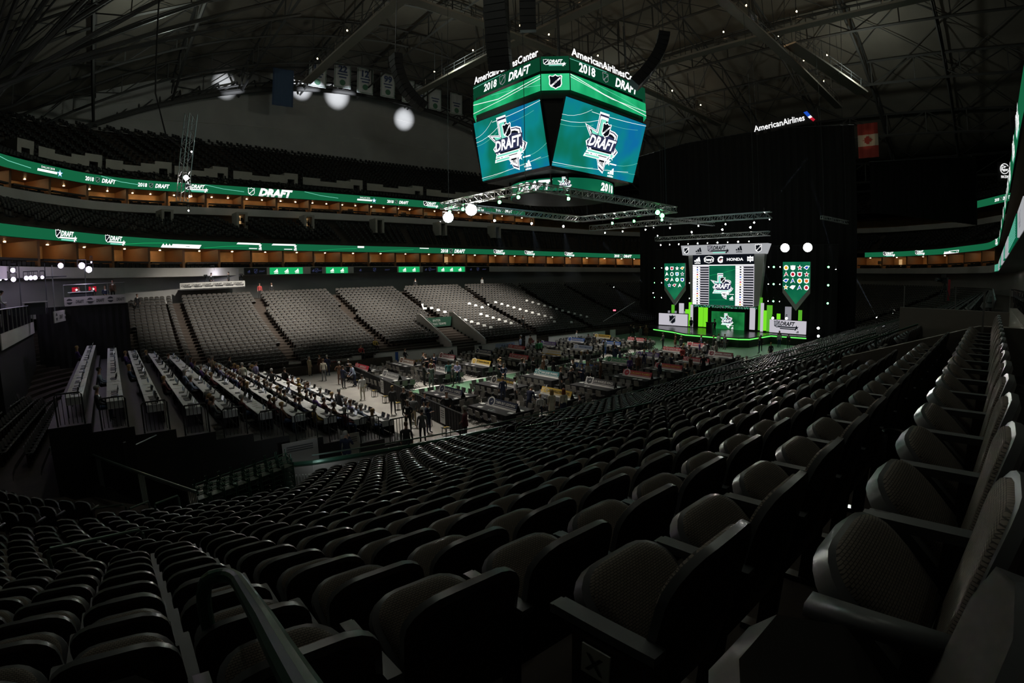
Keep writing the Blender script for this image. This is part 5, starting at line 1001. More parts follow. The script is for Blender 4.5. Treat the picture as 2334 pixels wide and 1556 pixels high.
# ---------------------------------------------------------------- press risers
NR = 10
def rx(k): return -19.75-1.43*k
def rz(k): return .45+.32*k
mb = MB()
for k in range(NR): x0, x1 = rx(k)+.55, rx(k)-.88; mb.box(((x0+x1)/2, 1.7, rz(k)/2),(1.43,23.4,rz(k)),'dark_concrete' if 0 else 'black')
o = mb.build('floor_press_riser'); o['kind'] = 'structure'
YR0 = -9.9
ends = (1.2,-1.0,2.0,9,6,11,12.5,12.5,12.5,12.5)
tabs = []
for k in range(NR):
    y = -8.75
    j = 0
    while y < max(ends[k], 6):
        L = 2.45; tabs.append((k, y+L/2, L)); 
        t = thing('press_table', f'white clothed press table, {ORD[j]} from the near rail in the {ORD[k]} row from the floor', 'table', (rx(k), y+L/2, rz(k)), 0, 'press tables'); mb = MB(); mb.box((0,0,.74),(.62,L-.05,.03),'cloth_white'); mb.build('tabletop', t); mb = MB(); mb.box((.30,0,.38),(.02,L-.06,.70),'cloth_black'); mb.box((0,-L/2+.04,.60),(.6,.02,.26),'cloth_white'); mb.box((0,L/2-.05,.60),(.6,.02,.26),'cloth_white'); mb.build('table_skirt', t); mb = MB()
        for sx in (-.26,.26):
            for sy in (-L/2+.15,L/2-.15): mb.bar((sx,sy,0),(sx,sy,.73),.03,'dark_steel')
        mb.build('leg', t)
        for q in range(5):
            yy = y+.25+q*.47; r_ = random.random()
            if r_ < .45:
                l = thing('laptop', f'open laptop, {ORD[q]} along {ORD[j]} table, {ORD[k]} press row', 'laptop', (rx(k)-.02, yy, rz(k)+.757), -math.pi/2+random.uniform(-.2,.2), 'laptops on the press tables'); mb = MB(); mb.box((0,0,.01),(.33,.23,.018),'dark_steel'); mb.build('base', l); mb = MB(); f = Frame((0,.115,.02), X, Vector((0,.3,1))); mb.slab(f, -.165, 0, .165, .22, .012, 'dark_steel'); mb.rect(f, -.15, .012, .15, .21, 'e_dim_white' if r_ < .10 else 'black_gloss', .004); mb.build('screen', l)
            elif r_ < .68:
                l = thing('paper_sheet', f'papers lying {ORD[q]} along {ORD[j]} table, {ORD[k]} press row', 'paper', (rx(k)+random.uniform(-.1,.1), yy, rz(k)+.757), random.random(), 'papers on the press tables'); mb = MB(); mb.box((0,0,.004),(.21,.29,.008),'paper'); mb.box((.05,.03,.01),(.18,.2,.006),'ink' if r_ > .65 else 'board_white'); mb.build('sheet', l)
            elif r_ < .85:
                l = thing('water_bottle', f'small clear bottle {ORD[q]} along {ORD[j]} table, {ORD[k]} press row', 'bottle', (rx(k)+.12, yy, rz(k)+.757), 0, 'bottles on the press tables'); mb = MB(); mb.lathe((0,0,0), [(.03,0),(.032,.14),(.014,.18),(.014,.2)], 'pale_blue', 8); mb.build('body', l); mb = MB(); mb.lathe((0,0,.2), [(.016,0),(.016,.02)], 'board_white', 8); mb.build('cap', l)
        y += L; j += 1
    g = thing('guard_rail', f'black end railing of upright bars, at the {ORD[k]} press row from the floor', 'railing', (rx(k)-.1, YR0, rz(k)), 0, 'press riser end railings'); mb = MB(); mb.tube([(-.45,0,0),(-.45,0,1.02),(-.38,0,1.1),(.38,0,1.1),(.45,0,1.02),(.45,0,0)], .03, 'black', 6); mb.build('frame', g)
    for q in range(6): mb = MB(); mb.bar((-.36+.144*q,0,.05),(-.36+.144*q,0,1.1),.022,'black'); mb.build('bar', g)
for k, (x, y, z, w, h) in enumerate(((-24.6,-10.3,.35,1.5,1.15),(-22.4,-10.3,.30,.85,1.1))):
    t = thing('paper_sign', ('wide' if not k else 'narrow')+' grey-white paper notice hung on the press riser rail', 'sign', (x,y,z)); mb = MB(); f = Frame((0,0,0), X, Z); mb.slab(f, -w/2, 0, w/2, h, .02, 'fascia'); mb.build('sheet', t); mb = MB()
    for q in range(3): mb.slab(f, -w*.38, h*.82-.09*q, w*.36, h*.86-.09*q, .004, 'grey_suit', .006)
    mb.build('print', t)
# black drape fence between the press and the floor
fa, fb = Vector((-16.2,-9.9,0)), Vector((-13.6,8.8,0)); d = (fb-fa); L = d.length; t = thing('pipe_and_drape', 'low black draped fence between the press area and the draft floor', 'fence', fa); f = Frame((0,0,0), -d, Z)
mb = MB(); n = int(L/.16); P = [f.p(-L*k/n, 0, .035*(k % 2)) for k in range(n+1)]; mb.add(P+[p+Z*1.05 for p in P], [(k,k+1,n+k+2,n+k+1) for k in range(n)], 'cloth_black'); mb.build('cloth', t)
for k in range(9): mb = MB(); p = d*(k/8); mb.bar(p, p+Z*1.1, .05, 'dark_steel'); mb.build('post', t)
mb = MB(); mb.bar(Z*1.08, d+Z*1.08, .05, 'dark_steel'); mb.build('top_rail', t)
for k, s in enumerate((.12,.62)):
    p = fa+d*s; t = thing('paper_sign', ('white paper notice on the near end of the black fence','white paper notice half hidden by suited men on the black fence')[k], 'sign', p); mb = MB(); f2 = Frame((0,0,0), -d, Z); mb.slab(f2, -.3, .12, .3, 1.0, .01, 'paper', .05); mb.build('sheet', t); mb = MB()
    for q in range(4): mb.rect(f2, -.2, .8-.12*q, .2, .84-.12*q, 'grey_suit', .055)
    mb.build('print', t)
# folding music-stand like stools with yellow cards before the fence
for k in range(8):
    p = fa+d*(.03+.115*k)+Vector((-.75,0,0)); t = thing('card_stool', f'low dark stool with yellow cards on it, {ORD[k]} along the fence from the near wall', 'stool', p, .1, 'stools with yellow cards'); mb = MB(); mb.box((0,0,.42),(.36,.36,.03),'dark_steel'); mb.build('seat', t)
    for sx in (-.15,.15):
        for sy in (-.15,.15): mb = MB(); mb.bar((sx,sy,0),(sx*.9,sy*.9,.42),.025,'black'); mb.build('leg', t)
    for q in range(3): mb = MB(); mb.box((-.1+.1*q,.06*(q % 2),.445+.004*q),(.07,.14,.008),'yellow',.3*q); mb.build('card', t)
# ---------------------------------------------------------------- people
def skin_mesh(joints, bones, name):
    """one continuous body grown round a skeleton of joints {name: (x,y,z,r)}"""
    me = bpy.data.meshes.new(name); ks = list(joints); me.from_pydata([joints[k][:3] for k in ks], [(ks.index(a), ks.index(b)) for a, b in bones], [])
    o = bpy.data.objects.new(name, me); COL.objects.link(o); o.modifiers.new('s', 'SKIN'); sub = o.modifiers.new('d', 'SUBSURF'); sub.levels = 1; sub.render_levels = 1
    for i, k in enumerate(ks):
        v = me.skin_vertices[0].data[i]; r = joints[k][3]; v.radius = r if isinstance(r, tuple) else (r, r); v.use_root = (k == 'pelvis')
    dg = bpy.context.evaluated_depsgraph_get(); out = bpy.data.meshes.new_from_object(o.evaluated_get(dg)); bpy.data.objects.remove(o); bpy.data.meshes.remove(me); out.name = name; return out
def body(pose):
    J = dict(pelvis=(0,0,.95,(.155,.105)), waist=(0,.0,1.08,(.145,.10)), chest=(0,-.01,1.28,(.175,.115)), neckb=(0,-.01,1.46,(.085,.075)), neck=(0,.0,1.53,.052), jaw=(0,.022,1.60,(.066,.078)), head=(0,.012,1.68,(.077,.097)), crown=(0,.0,1.755,(.055,.065)))
    B = [('pelvis','waist'),('waist','chest'),('chest','neckb'),('neckb','neck'),('neck','jaw'),('jaw','head'),('head','crown')]
    sit = pose in ('sit','type'); female = pose == 'dress'
    arms = dict(stand=((.235,-.01,1.16),(.245,.05,.92)), clasp=((.25,.02,1.16),(.06,.19,1.0)), fold=((.25,.05,1.17),(-.04,.20,1.20)), walk=((.23,-.08,1.17),(.25,.06,.95)), hips=((.33,-.08,1.18),(.18,.06,1.02)), talk=((.27,.06,1.18),(.22,.30,1.18)), phone=((.27,.08,1.18),(.12,.13,1.5)),
        sit=((.25,.08,1.15),(.12,.34,1.06)), type=((.26,.10,1.14),(.13,.40,1.05)), dress=((.205,.0,1.16),(.21,.07,.93)), lean=((.24,.14,1.12),(.16,.40,1.05)))[pose]
    for s, n in ((1,'r'),(-1,'l')):
        e, h = arms
        if n == 'l' and pose in ('talk','phone'): e, h = (.24,.0,1.16),(.25,.08,.94)
        if n == 'l' and pose == 'walk': e, h = (.23,.05,1.17),(.22,.24,1.02)
        e, h = Vector((s*e[0],e[1],e[2])), Vector((s*h[0],h[1],h[2])); sh = Vector((s*.195,-.01,1.40)); k = .9 if female else 1
        J['sh'+n] = (sh.x*k,sh.y,sh.z,.072*k); J['el'+n] = (*e,.050*k); J['wr'+n] = (*h,.032); d = (h-e).normalized(); pm = h+d*.07; J['pa'+n] = (*pm,(.038,.020))
        B += [('chest','sh'+n),('sh'+n,'el'+n),('el'+n,'wr'+n),('wr'+n,'pa'+n)]
        side = d.orthogonal().normalized() if abs(d.z) < .9 else X.copy()
        side = (Vector((0,1,0)) if abs(d.y) < .6 else X)*1.0; side = (side-d*side.dot(d)).normalized(); cur = d.cross(side).normalized()*.3
        for q, (o_, ln) in enumerate(((-.026,.070),(-.009,.082),(.009,.077),(.025,.060))):
            a = pm+d*.02+side*o_; b = a+d*ln*.55+cur*.012; c = b+(d+cur).normalized()*ln*.45
            J[f'f{n}{q}a'] = (*a,.0095); J[f'f{n}{q}b'] = (*b,.0088); J[f'f{n}{q}c'] = (*c,.0078); B += [('pa'+n,f'f{n}{q}a'),(f'f{n}{q}a',f'f{n}{q}b'),(f'f{n}{q}b',f'f{n}{q}c')]
        tb = h+d*.03+side*.03; tc = tb+(d*.7+side*.7).normalized()*.045; J['t'+n] = (*tb,.011); J['u'+n] = (*tc,.009); B += [('wr'+n,'t'+n),('t'+n,'u'+n)]
        hp = (s*.095,0,.90); 
        if sit: kn, an, to = (s*.12,.44,.52+.0),(s*.12,.42,.10),(s*.13,.58,.045)
        elif pose == 'walk': kn, an, to = (s*.10,.10*s+.04,.50),(s*.10,.26*s-.06,.09+(.05 if s < 0 else 0)),(s*.11,.26*s+.10,.04)
        else: kn, an, to = (s*.115,.015,.50),(s*.125,-.015,.09),(s*.15,.14,.035)
        J['hip'+n] = (*hp,.088); J['kn'+n] = (*kn,.060); J['an'+n] = (*an,.040); J['to'+n] = (*to,(.042,.026)); B += [('pelvis','hip'+n),('hip'+n,'kn'+n),('kn'+n,'an'+n),('an'+n,'to'+n)]
    if sit:   # pelvis drops onto the chair
        for k, v in J.items():
            if k[:2] in ('kn','an','to'): continue
            dz = -.42; J[k] = (v[0], v[1], v[2]+dz, v[3])
        for n in 'rl': J['hip'+n] = (J['hip'+n][0],.04,.52,.088)
    if pose == 'lean':
        for k, v in J.items():
            if k[:2] in ('kn','an','to','hi') or k == 'pelvis': continue
            p = Vector((v[0], v[1], v[2]-.95)); p.rotate(Matrix.Rotation(R(-24),3,'X').to_quaternion()); J[k] = (p.x, p.y, p.z+.95, v[3])
    me = skin_mesh(J, B, 'person_'+pose)
    # clothing zones by nearest bone
    segs = [(a, b, Vector(J[a][:3]), Vector(J[b][:3])) for a, b in B]
    for n in ('black_suit','charcoal','skin','shoe','white_shirt','tie'): me.materials.append(MATS[n])
    hip_z = J['hipr'][2]; ch = Vector(J['chest'][:3]); nb = Vector(J['neckb'][:3]); ax = (nb-ch).normalized()
    for p in me.polygons:
        c = p.center; best = None
        for a, b, u, v in segs:
            d = v-u; t = max(0, min(1, (c-u).dot(d)/max(d.length_squared,1e-9))); q = (c-(u+d*t)).length
            if best is None or q < best[0]: best = (q, a, b, t)
        _, a, b, t = best; z = 0
        if b in ('jaw','head','crown') or (a == 'neckb'): z = 2
        elif a[:2] in ('wr','pa') or a[0] == 'f' or b[0] in 'fu' and b != 'fr': z = 2
        elif b[:2] == 'to': z = 3
        elif b[:2] in ('kn','an') or (b[:3] == 'hip' and c.z < hip_z+.03): z = 1
        if female and b[:2] == 'an' or female and b[:2] == 'kn' and t > .55: z = 2
        if z == 0 and pose not in ('dress',) and a in ('waist','chest','pelvis') and b in ('chest','neckb','waist') and p.normal.y > .55:
            h = (c-ch).dot(ax); w = .018+max(0,(h+.16))*.17
            if h > -.16 and abs(c.x) < w: z = 5 if abs(c.x) < .016 and h > -.14 else 4
        p.material_index = z; p.use_smooth = True
    # face: nose, eyes, brows, mouth, ears as small joined shapes
    hd = Vector(J['head'][:3]); q = (Vector(J['crown'][:3])-Vector(J['jaw'][:3])).normalized(); fy = (Y-q*Y.dot(q)).normalized(); vs, fs, ms = [], [], []
    def blob(c, r, m, sx=1, sy=1, sz=1):
        b0 = len(vs)
        for zz, rr in ((-1,0),(-.5,.85),(.5,.85),(1,0)):
            for k in range(6): a = k*math.pi/3; vs.append(c+X*rr*r*sx*math.cos(a)+fy*rr*r*sy*math.sin(a)+q*zz*r*sz)
        for j in range(3):
            for k in range(6): fs.append((b0+j*6+k, b0+j*6+(k+1)%6, b0+j*6+6+(k+1)%6, b0+j*6+6+k)); ms.append(m)
    blob(hd+fy*.108-q*.015, .016, 2, .8, 1.1, 1.7)
    for s in (-1,1): blob(hd+fy*.092+X*s*.031+q*.012, .009, 3, 1.3, .7, .7); blob(hd+X*s*.082-q*.005, .022, 2, .4, .8, 1.3)
    blob(hd+fy*.094-q*.055, .012, 3, 1.9, .5, .35)
    n0 = len(me.vertices); V = [v.co.copy() for v in me.vertices]+vs; Fq = [tuple(p.vertices) for p in me.polygons]+[tuple(i+n0 for i in f) for f in fs]; Mi = [p.material_index for p in me.polygons]+ms
    m2 = bpy.data.meshes.new('person_'+pose); m2.from_pydata([tuple(v) for v in V], [], Fq)
    for m in me.materials: m2.materials.append(m)
    m2.polygons.foreach_set('material_index', Mi); m2.polygons.foreach_set('use_smooth', [True]*len(Fq)); m2.update(); bpy.data.meshes.remove(me)
    return m2, J
def hair_mesh(J, long=False, hat=False):
    mb = MB(); hd = Vector(J['head'][:3]); q = (Vector(J['crown'][:3])-Vector(J['jaw'][:3])).normalized(); fy = (Y-q*Y.dot(q)).normalized(); n = 12; rings = []
    for lv, (h, r) in enumerate(((-.02,.098),(.03,.106),(.075,.095),(.10,.06),(.112,.01))):
        ring_ = []
        for k in range(n):
            a = 2*math.pi*k/n; f = math.sin(a); hh = h
            if lv == 0: hh = -.055 if f < .25 else (.045 if f > .6 else .0)
            if lv == 1 and f > .6: hh = .06
            ring_.append(hd+X*r*.86*math.cos(a)+fy*(r*1.12*f-.012)+q*hh)
        rings.append(ring_)
    mb.add([p for g in rings for p in g], [(j*n+k, j*n+(k+1)%n, (j+1)*n+(k+1)%n, (j+1)*n+k) for j in range(4) for k in range(n)], 'hair_dark')
    if long:
        R2 = []
        for h, r, dy in ((.03,.104,-.02),(-.06,.115,-.035),(-.18,.12,-.055),(-.30,.10,-.07),(-.36,.05,-.07)): R2.append([hd+X*r*math.cos(a)+fy*(r*.62*math.sin(a)+dy)+q*h for a in np.linspace(math.pi*.92, math.pi*2.08, 9)])
        mb.add([p for g in R2 for p in g], [(j*9+k, j*9+k+1, (j+1)*9+k+1, (j+1)*9+k) for j in range(4) for k in range(8)], 'hair_dark')
    me = bpy.data.meshes.new('hair'); me.from_pydata([tuple(v) for v in mb.v], [], mb.f); me.materials.append(MATS['hair_dark']); me.polygons.foreach_set('use_smooth', [True]*len(mb.f)); me.update(); return me
def skirt_mesh(J):
    mb = MB(); prof = ((1.02,.135),(.95,.165),(.78,.185),(.56,.20)); n = 14
    mb.add([(r*math.cos(a), r*.78*math.sin(a), z) for z, r in prof for a in np.linspace(0,2*math.pi,n+1)[:-1]], [(j*n+k, j*n+(k+1)%n, (j+1)*n+(k+1)%n, (j+1)*n+k) for j in range(3) for k in range(n)], 'navy')
    me = bpy.data.meshes.new('skirt'); me.from_pydata([tuple(v) for v in mb.v], [], mb.f); me.materials.append(MATS['navy']); me.polygons.foreach_set('use_smooth', [True]*len(mb.f)); me.update(); return me
def jacket_flap(J):
    """skirt of the suit jacket over the hips"""
    n = 16; prof = ((1.10,.160,.118),(.98,.182,.132),(.84,.192,.140)); mb = MB(); A_ = np.linspace(math.pi*.56, math.pi*2.44, n)
    mb.add([(a*math.cos(t), b*math.sin(t), z) for z, a, b in prof for t in A_], [(j*n+k, j*n+k+1, (j+1)*n+k+1, (j+1)*n+k) for j in range(2) for k in range(n-1)], 'black_suit')
    me = bpy.data.meshes.new('jacket_skirt'); me.from_pydata([tuple(v) for v in mb.v], [], mb.f); me.materials.append(MATS['black_suit']); me.polygons.foreach_set('use_smooth', [True]*len(mb.f)); me.update(); return me
BODY = {}
def get_body(p):
    if p not in BODY: me, J = body(p); BODY[p] = (me, J, hair_mesh(J), hair_mesh(J, True), jacket_flap(J), skirt_mesh(J))
    return BODY[p]
HAIRN = {'hair_dark':'dark haired','hair_brown':'brown haired','hair_fair':'fair haired','hair_grey':'grey haired','hair_red':'red haired'}
POSEN = dict(stand='standing', clasp='hands clasped', fold='arms folded', walk='walking', hips='hand on hip', talk='gesturing', phone='phoning', sit='seated', type='seated typing', dress='in a skirt', lean='leaning forward')
CLN = dict(black_suit='black suit', charcoal='charcoal suit', navy='navy suit', grey_suit='grey suit', maroon_jacket='maroon jacket', white_shirt='white shirt', pale_blue='pale blue shirt', lavender='lavender shirt', tan='tan jacket', green_shirt='green shirt', olive='olive top', mustard='mustard top', brown='brown jacket', purple='purple jersey', red_top='red top', teal='teal top', floral='patterned dress', denim='denim shirt', cream='cream top')
FACE = ('the stage','the far seats','the press','the near stand')
used_labels = {}
def person(x, y, z, hd, pose, top, leg, hair, where, long=False, dark=False, sc=1.0, extra=None):
    me, J, h0, h1, flap, skirt = get_body(pose)
    o = put('person', me); o.location = (x,y,z); o.rotation_euler = (0,0,hd-math.pi/2); o.scale = (sc,sc,sc)
    suit = top in ('black_suit','charcoal','navy','grey_suit','maroon_jacket','brown','tan')
    for i, m in enumerate((top, leg, 'skin_dark' if dark else 'skin', 'shoe', 'white_shirt' if suit else top, 'tie' if suit else top)):
        s = o.material_slots[i]; s.link = 'OBJECT'; s.material = MATS[m]
    h = put('hair', h1 if long else h0, o); s = h.material_slots[0]; s.link = 'OBJECT'; s.material = MATS[hair]
    if suit and pose not in ('sit','type','lean'): j = put('jacket_skirt', flap, o); s = j.material_slots[0]; s.link = 'OBJECT'; s.material = MATS[top]
    if pose == 'dress': j = put('skirt', skirt, o); s = j.material_slots[0]; s.link = 'OBJECT'; s.material = MATS[leg]
    k = int(((hd+math.pi/4) % (2*math.pi))/(math.pi/2)); lb = f'{"long" if long else ""} {HAIRN[hair]} person in {CLN[top]} {POSEN[pose]} {where}, facing {FACE[k].replace("the ", "")}'.strip()
    base = lb; n = used_labels.get(base, 0); used_labels[base] = n+1
    if n: lb = base.replace(' person', f' person, {ORD[n]} such one,')
    tag(o, lb, 'person', 'people on the floor' if z < .2 else 'people in the stands and press')
    if extra: extra(o, J)
    return o
def number_patch(txt, front=False):
    def f(o, J):
        c = Vector(J['chest'][:3]); s = 1 if front else -1; fr = Frame(c+Vector((0,s*.135,.0)), (-s,0,0), Z); mb = MB(); mb.text(fr, txt, 0, -.14, .22, 'board_white', 0, 0, .03); mb.build('jersey_number', o)
    return f
def near_table(x, y):
    k = min(SIGN, key=lambda k: (TX[k[0]]-x)**2+(TY[k[1]]-y)**2); return 'by the '+SIGN[k][3]
FLOOR = [(-16.5,.9),(-14.9,5.6),(-15.9,5.4),(-15.5,7),(-14.2,8.2),(-15.9,9.3),(-14.7,11.5),(-14.8,13),(-15.9,12.6),(-16.8,-3.8),(-16.4,-4.4),(-16.8,-5.9),(-18.0,-7.6),(-18.4,-9.6),(-15.6,-5.4),(-16.6,-6.9),(-15.6,-7.6),(-17.3,-6.9),(-17.3,-8.4),(-16.9,-11.0),(-10.9,2.2),(-11,1.1),(-9.7,3.0),(-8.2,6.6),(-8.6,5.6),(-9.1,1.6),(-8.6,1.2),(-9.5,.5),(-7.5,6),(-7.3,11.2),(-6.1,-.6),(-5.6,-.2),(-6.5,-1.3),(-6.8,-2),(-10.3,-6.0),(-9.9,-6.7),(-11.2,-9.3),(-11.3,-10.3),(-10.9,-10.8),(-10.6,-11.4),(-9.6,-11.7),(-3.4,-1.5),(-4.9,-1.9),(-4.3,-1.5),(-2.8,-2.0),(-2.2,-1.6),(-2.5,-2.8),(-3.3,-6.4),(-5.6,-6.5),(-5,-6.9),(-2.6,-6.3),(-2.6,-4.9),(-2.2,-6.6),(-1.5,-6.6),(1.5,-2.1),(4.2,5.8),(4.8,6.0),(5.9,10.1),(6.8,11),(7.7,10.5),(14.5,9.9),(12,6.0),(12.7,5.8),(10.2,2.3),(8.2,.9),(8.6,-.1),(5.6,-3),(6.4,-1.9),(2.0,-2.4),(26,10.5),(24.4,8.9),(24.2,7.7),(25.2,7.5),(13,.6),(13.4,-.3),(13,-1.2),(18.3,.6),(18.9,-.6),(17.4,-2.2),(19.0,-3.7),(14.8,-5.8),(13.7,-6.9),(15.1,-6.5),(14.5,-7.7),(19.3,-5.0),(22.3,-4.1),(22.4,-4.8),(11,-6.2),(9.6,-6.9),(10.8,-6.9),(6.1,-5.2),(3,-6.8),(2.1,-6.6),(1.7,-9.6),(6,-6.2),(5.6,-7.3),(5.3,-8.4),(5.9,-9.8),(6.2,-10.8),(1.4,-11.9),(1.9,-12.4),(29.0,-8.6),(28.2,-8.9),(27.6,-10.2),(22,-9),(23.6,-8.5),(18,-11.8),(10.2,-12.7)]
SPEC = {0:('stand','white_shirt','cream','hair_dark',math.pi*.5),1:('lean','pale_blue','navy','hair_brown',math.pi),2:('talk','navy','charcoal','hair_dark',.3),4:('fold','black_suit','black_suit','hair_grey',-2.2),5:('stand','cream','grey_suit','hair_brown',1.2),8:('stand','tan','tan','hair_grey',-1),
 10:('clasp','black_suit','black_suit','hair_grey',-1.5),13:('stand','grey_suit','black_suit','hair_dark',1.3),14:('stand','navy','navy','hair_dark',-2.0),15:('stand','white_shirt','navy','hair_dark',-2.2),16:('hips','black_suit','black_suit','hair_dark',-2.0),17:('lean','grey_suit','tan','hair_brown',.8),19:('clasp','maroon_jacket','black_suit','hair_grey',2.2),
 22:('stand','maroon_jacket','black_suit','hair_brown',-2),25:('stand','teal','charcoal','hair_dark',-2.3),26:('clasp','lavender','navy','hair_grey',-2.3),27:('stand','charcoal','black_suit','hair_grey',2.6),29:('walk','black_suit','black_suit','hair_dark',-1),34:('stand','navy','navy','hair_brown',1.2),35:('stand','white_shirt','black_suit','hair_dark',-.6),36:('lean','navy','navy','hair_grey',.2),37:('stand','white_shirt','navy','hair_fair',1.0),
 38:('dress','cream','cream','hair_fair',1.0),39:('dress','cream','navy','hair_red',1.2),40:('sit','black_suit','black_suit','hair_dark',2.4),45:('clasp','white_shirt','black_suit','hair_brown',-2.6),43:('stand','black_suit','black_suit','hair_dark',-2.2),50:('dress','floral','black_suit','hair_fair',-2.6),53:('stand','brown','brown','hair_dark',2.2),54:('dress','white_shirt','white_shirt','hair_fair',2.2),55:('stand','green_shirt','black_suit','hair_brown',1.4),56:('stand','green_shirt','black_suit','hair_dark',1.6),57:('stand','pale_blue','denim','hair_brown',2.0),58:('stand','black_suit','black_suit','hair_grey',1.5),
 60:('stand','white_shirt','tan','hair_dark',-1),63:('stand','pale_blue','blue_line','hair_dark',1.5),77:('dress','brown','brown','hair_brown',2.4),78:('stand','grey_suit','black_suit','hair_grey',-2),79:('dress','lavender','lavender','hair_fair',2.0),80:('stand','purple','charcoal','hair_brown',-1.2),81:('stand','white_shirt','black_suit','hair_grey',1.2),82:('stand','black_suit','navy','hair_dark',2.9),83:('dress','floral','grey_suit','hair_grey',1.4),85:('stand','white_shirt','black_suit','hair_brown',.6),88:('clasp','red_top','black_suit','hair_fair',-2),92:('stand','purple','navy','hair_brown',-2.0),100:('sit','charcoal','black_suit','hair_grey',2.6),102:('stand','white_shirt','denim','hair_grey',-2.4),107:('sit','grey_suit','black_suit','hair_grey',2.5)}
rnd = random.Random(11); SUITS = ['black_suit']*6+['charcoal']*4+['navy']*4+['grey_suit']*2+['brown']
for i, (x, y) in enumerate(FLOOR):
    long = False; where = near_table(x, y)
    if i in SPEC:
        pose, top, leg, hair, hd = SPEC[i]
    else:
        pose = rnd.choice(('stand','clasp','hips','talk','fold','stand','phone','stand')); top = rnd.choice(SUITS); leg = top; hair = rnd.choice(('hair_dark','hair_dark','hair_brown','hair_grey','hair_fair')); hd = rnd.uniform(-math.pi, math.pi)
    long = pose == 'dress'
    if x < -14.1: where = 'on the press side of the black fence' if x < -15 or y > 4 else 'beside the black fence on the floor'
    if y < -10.4 and x > -12 and x < 20: where += ' by near wall'
    z = 0; 
    if pose == 'sit': z = 0
    sc = {15:.72,14:.78,37:.80}.get(i, rnd.uniform(.95,1.04)); ex = {0:number_patch('21'),37:number_patch('18'),92:number_patch('18')}.get(i)
    person(x, y, z, hd, pose, top, leg, hair, where, long, rnd.random() < .15, sc, ex)
    if pose == 'sit': t = copy_thing(ch0, (x,y,0), hd-math.pi/2, f'folding chair under the seated person {where}', 'draft table chairs')
for x, y, top, pose, hd in ((27.3,2.2,'navy','stand',3.0),(26.6,-1.4,'black_suit','talk',2.8)): person(x, y, 1.15, hd, pose, top, top, 'hair_dark', 'on the stage deck')
# press: seated behind their tables (facing the stage), and standing between rows
seatn = 0
for k in range(NR):
    for y in np.arange(-8.4, 10, .62):
        p = .50 if k < 4 else (.22 if k < 6 else .07)
        if rnd.random() < p:
            top = rnd.choice(('white_shirt','pale_blue','lavender','charcoal','black_suit','navy','grey_suit','mustard','brown','olive','denim','purple','black_suit','maroon_jacket','charcoal','brown')); hd = rnd.uniform(-.3,.3)
            y2 = y+rnd.uniform(-.1,.1); person(rx(k)-.62, y2, rz(k), hd, rnd.choice(('sit','type','type')), top, rnd.choice(('black_suit','charcoal','denim')), rnd.choice(('hair_dark','hair_brown','hair_grey','hair_fair')), f'{ORD[k]} press row, {ORD[int((y+8.5)/.62)]} place', rnd.random() < .2, rnd.random() < .15)
        if rnd.random() < .55:
            seatn += 1; copy_thing(ch0, (rx(k)-.66, y, rz(k)), -math.pi/2+rnd.uniform(-.2,.2), f'folding chair behind {ORD[k]} press row, {ORD[int((y+8.5)/.62)]} place from near rail', 'press chairs') if k < 5 else far_ch
for k, y, top, hd in ((0,-4.8,'grey_suit',.5),(2,4.5,'cream',1.5),(1,2.7,'charcoal',1.0),(3,7.2,'tan',.2),(2,8.5,'black_suit',-.5),(1,6.6,'lavender',.3),(0,4.6,'black_suit',.6),(4,8.8,'grey_suit',1)): person(rx(k)-.75, y, rz(k), hd, rnd.choice(('stand','talk','hips')), top, 'charcoal', rnd.choice(('hair_dark','hair_grey')), f'between the {ORD[k]} and next press rows')
person(-22.9,-11.0,0, .9, 'phone', 'navy', 'navy', 'hair_grey', 'alone below the end of the press risers')
person(-20.3,-11.4,0, 1.0, 'stand', 'charcoal', 'black_suit', 'hair_brown', 'below the end of the press risers near the fence')
# people up in the stands and at the broadcast desks
for x, y, i, top, hd, pz, lb in ((12.0,YN+TR*4,4,'black_suit',-1.6,'stand','on the far stand steps below the white banner strips'),(-15.0,30.9,24,'red_top',-1.6,'stand','in the doorway at the top of the far stand'),(-13.6,30.9,24,'black_suit',-1.4,'stand','beside the doorway at the top of the far stand'),(6.0,31.1,24,'black_suit',-1.6,'stand','by the camera rail at the top of the far stand'),(-8.4,YN+TR*2,2,'mustard',-1.5,'sit','low on the far stand steps'),(-10.5,YN+.1,0,'red_top',-1.5,'sit','in the front row of the far stand behind the board'),(17.5,31.1,24,'white_shirt',-1.5,'stand','at the top of the far stand near the stage end'),(-28.5,27.5,22,'black_suit',-1,'stand','at the dark corner top of the far stand')):
    person(x, y, zrow(i), hd, pz, top, 'black_suit', 'hair_dark', lb)
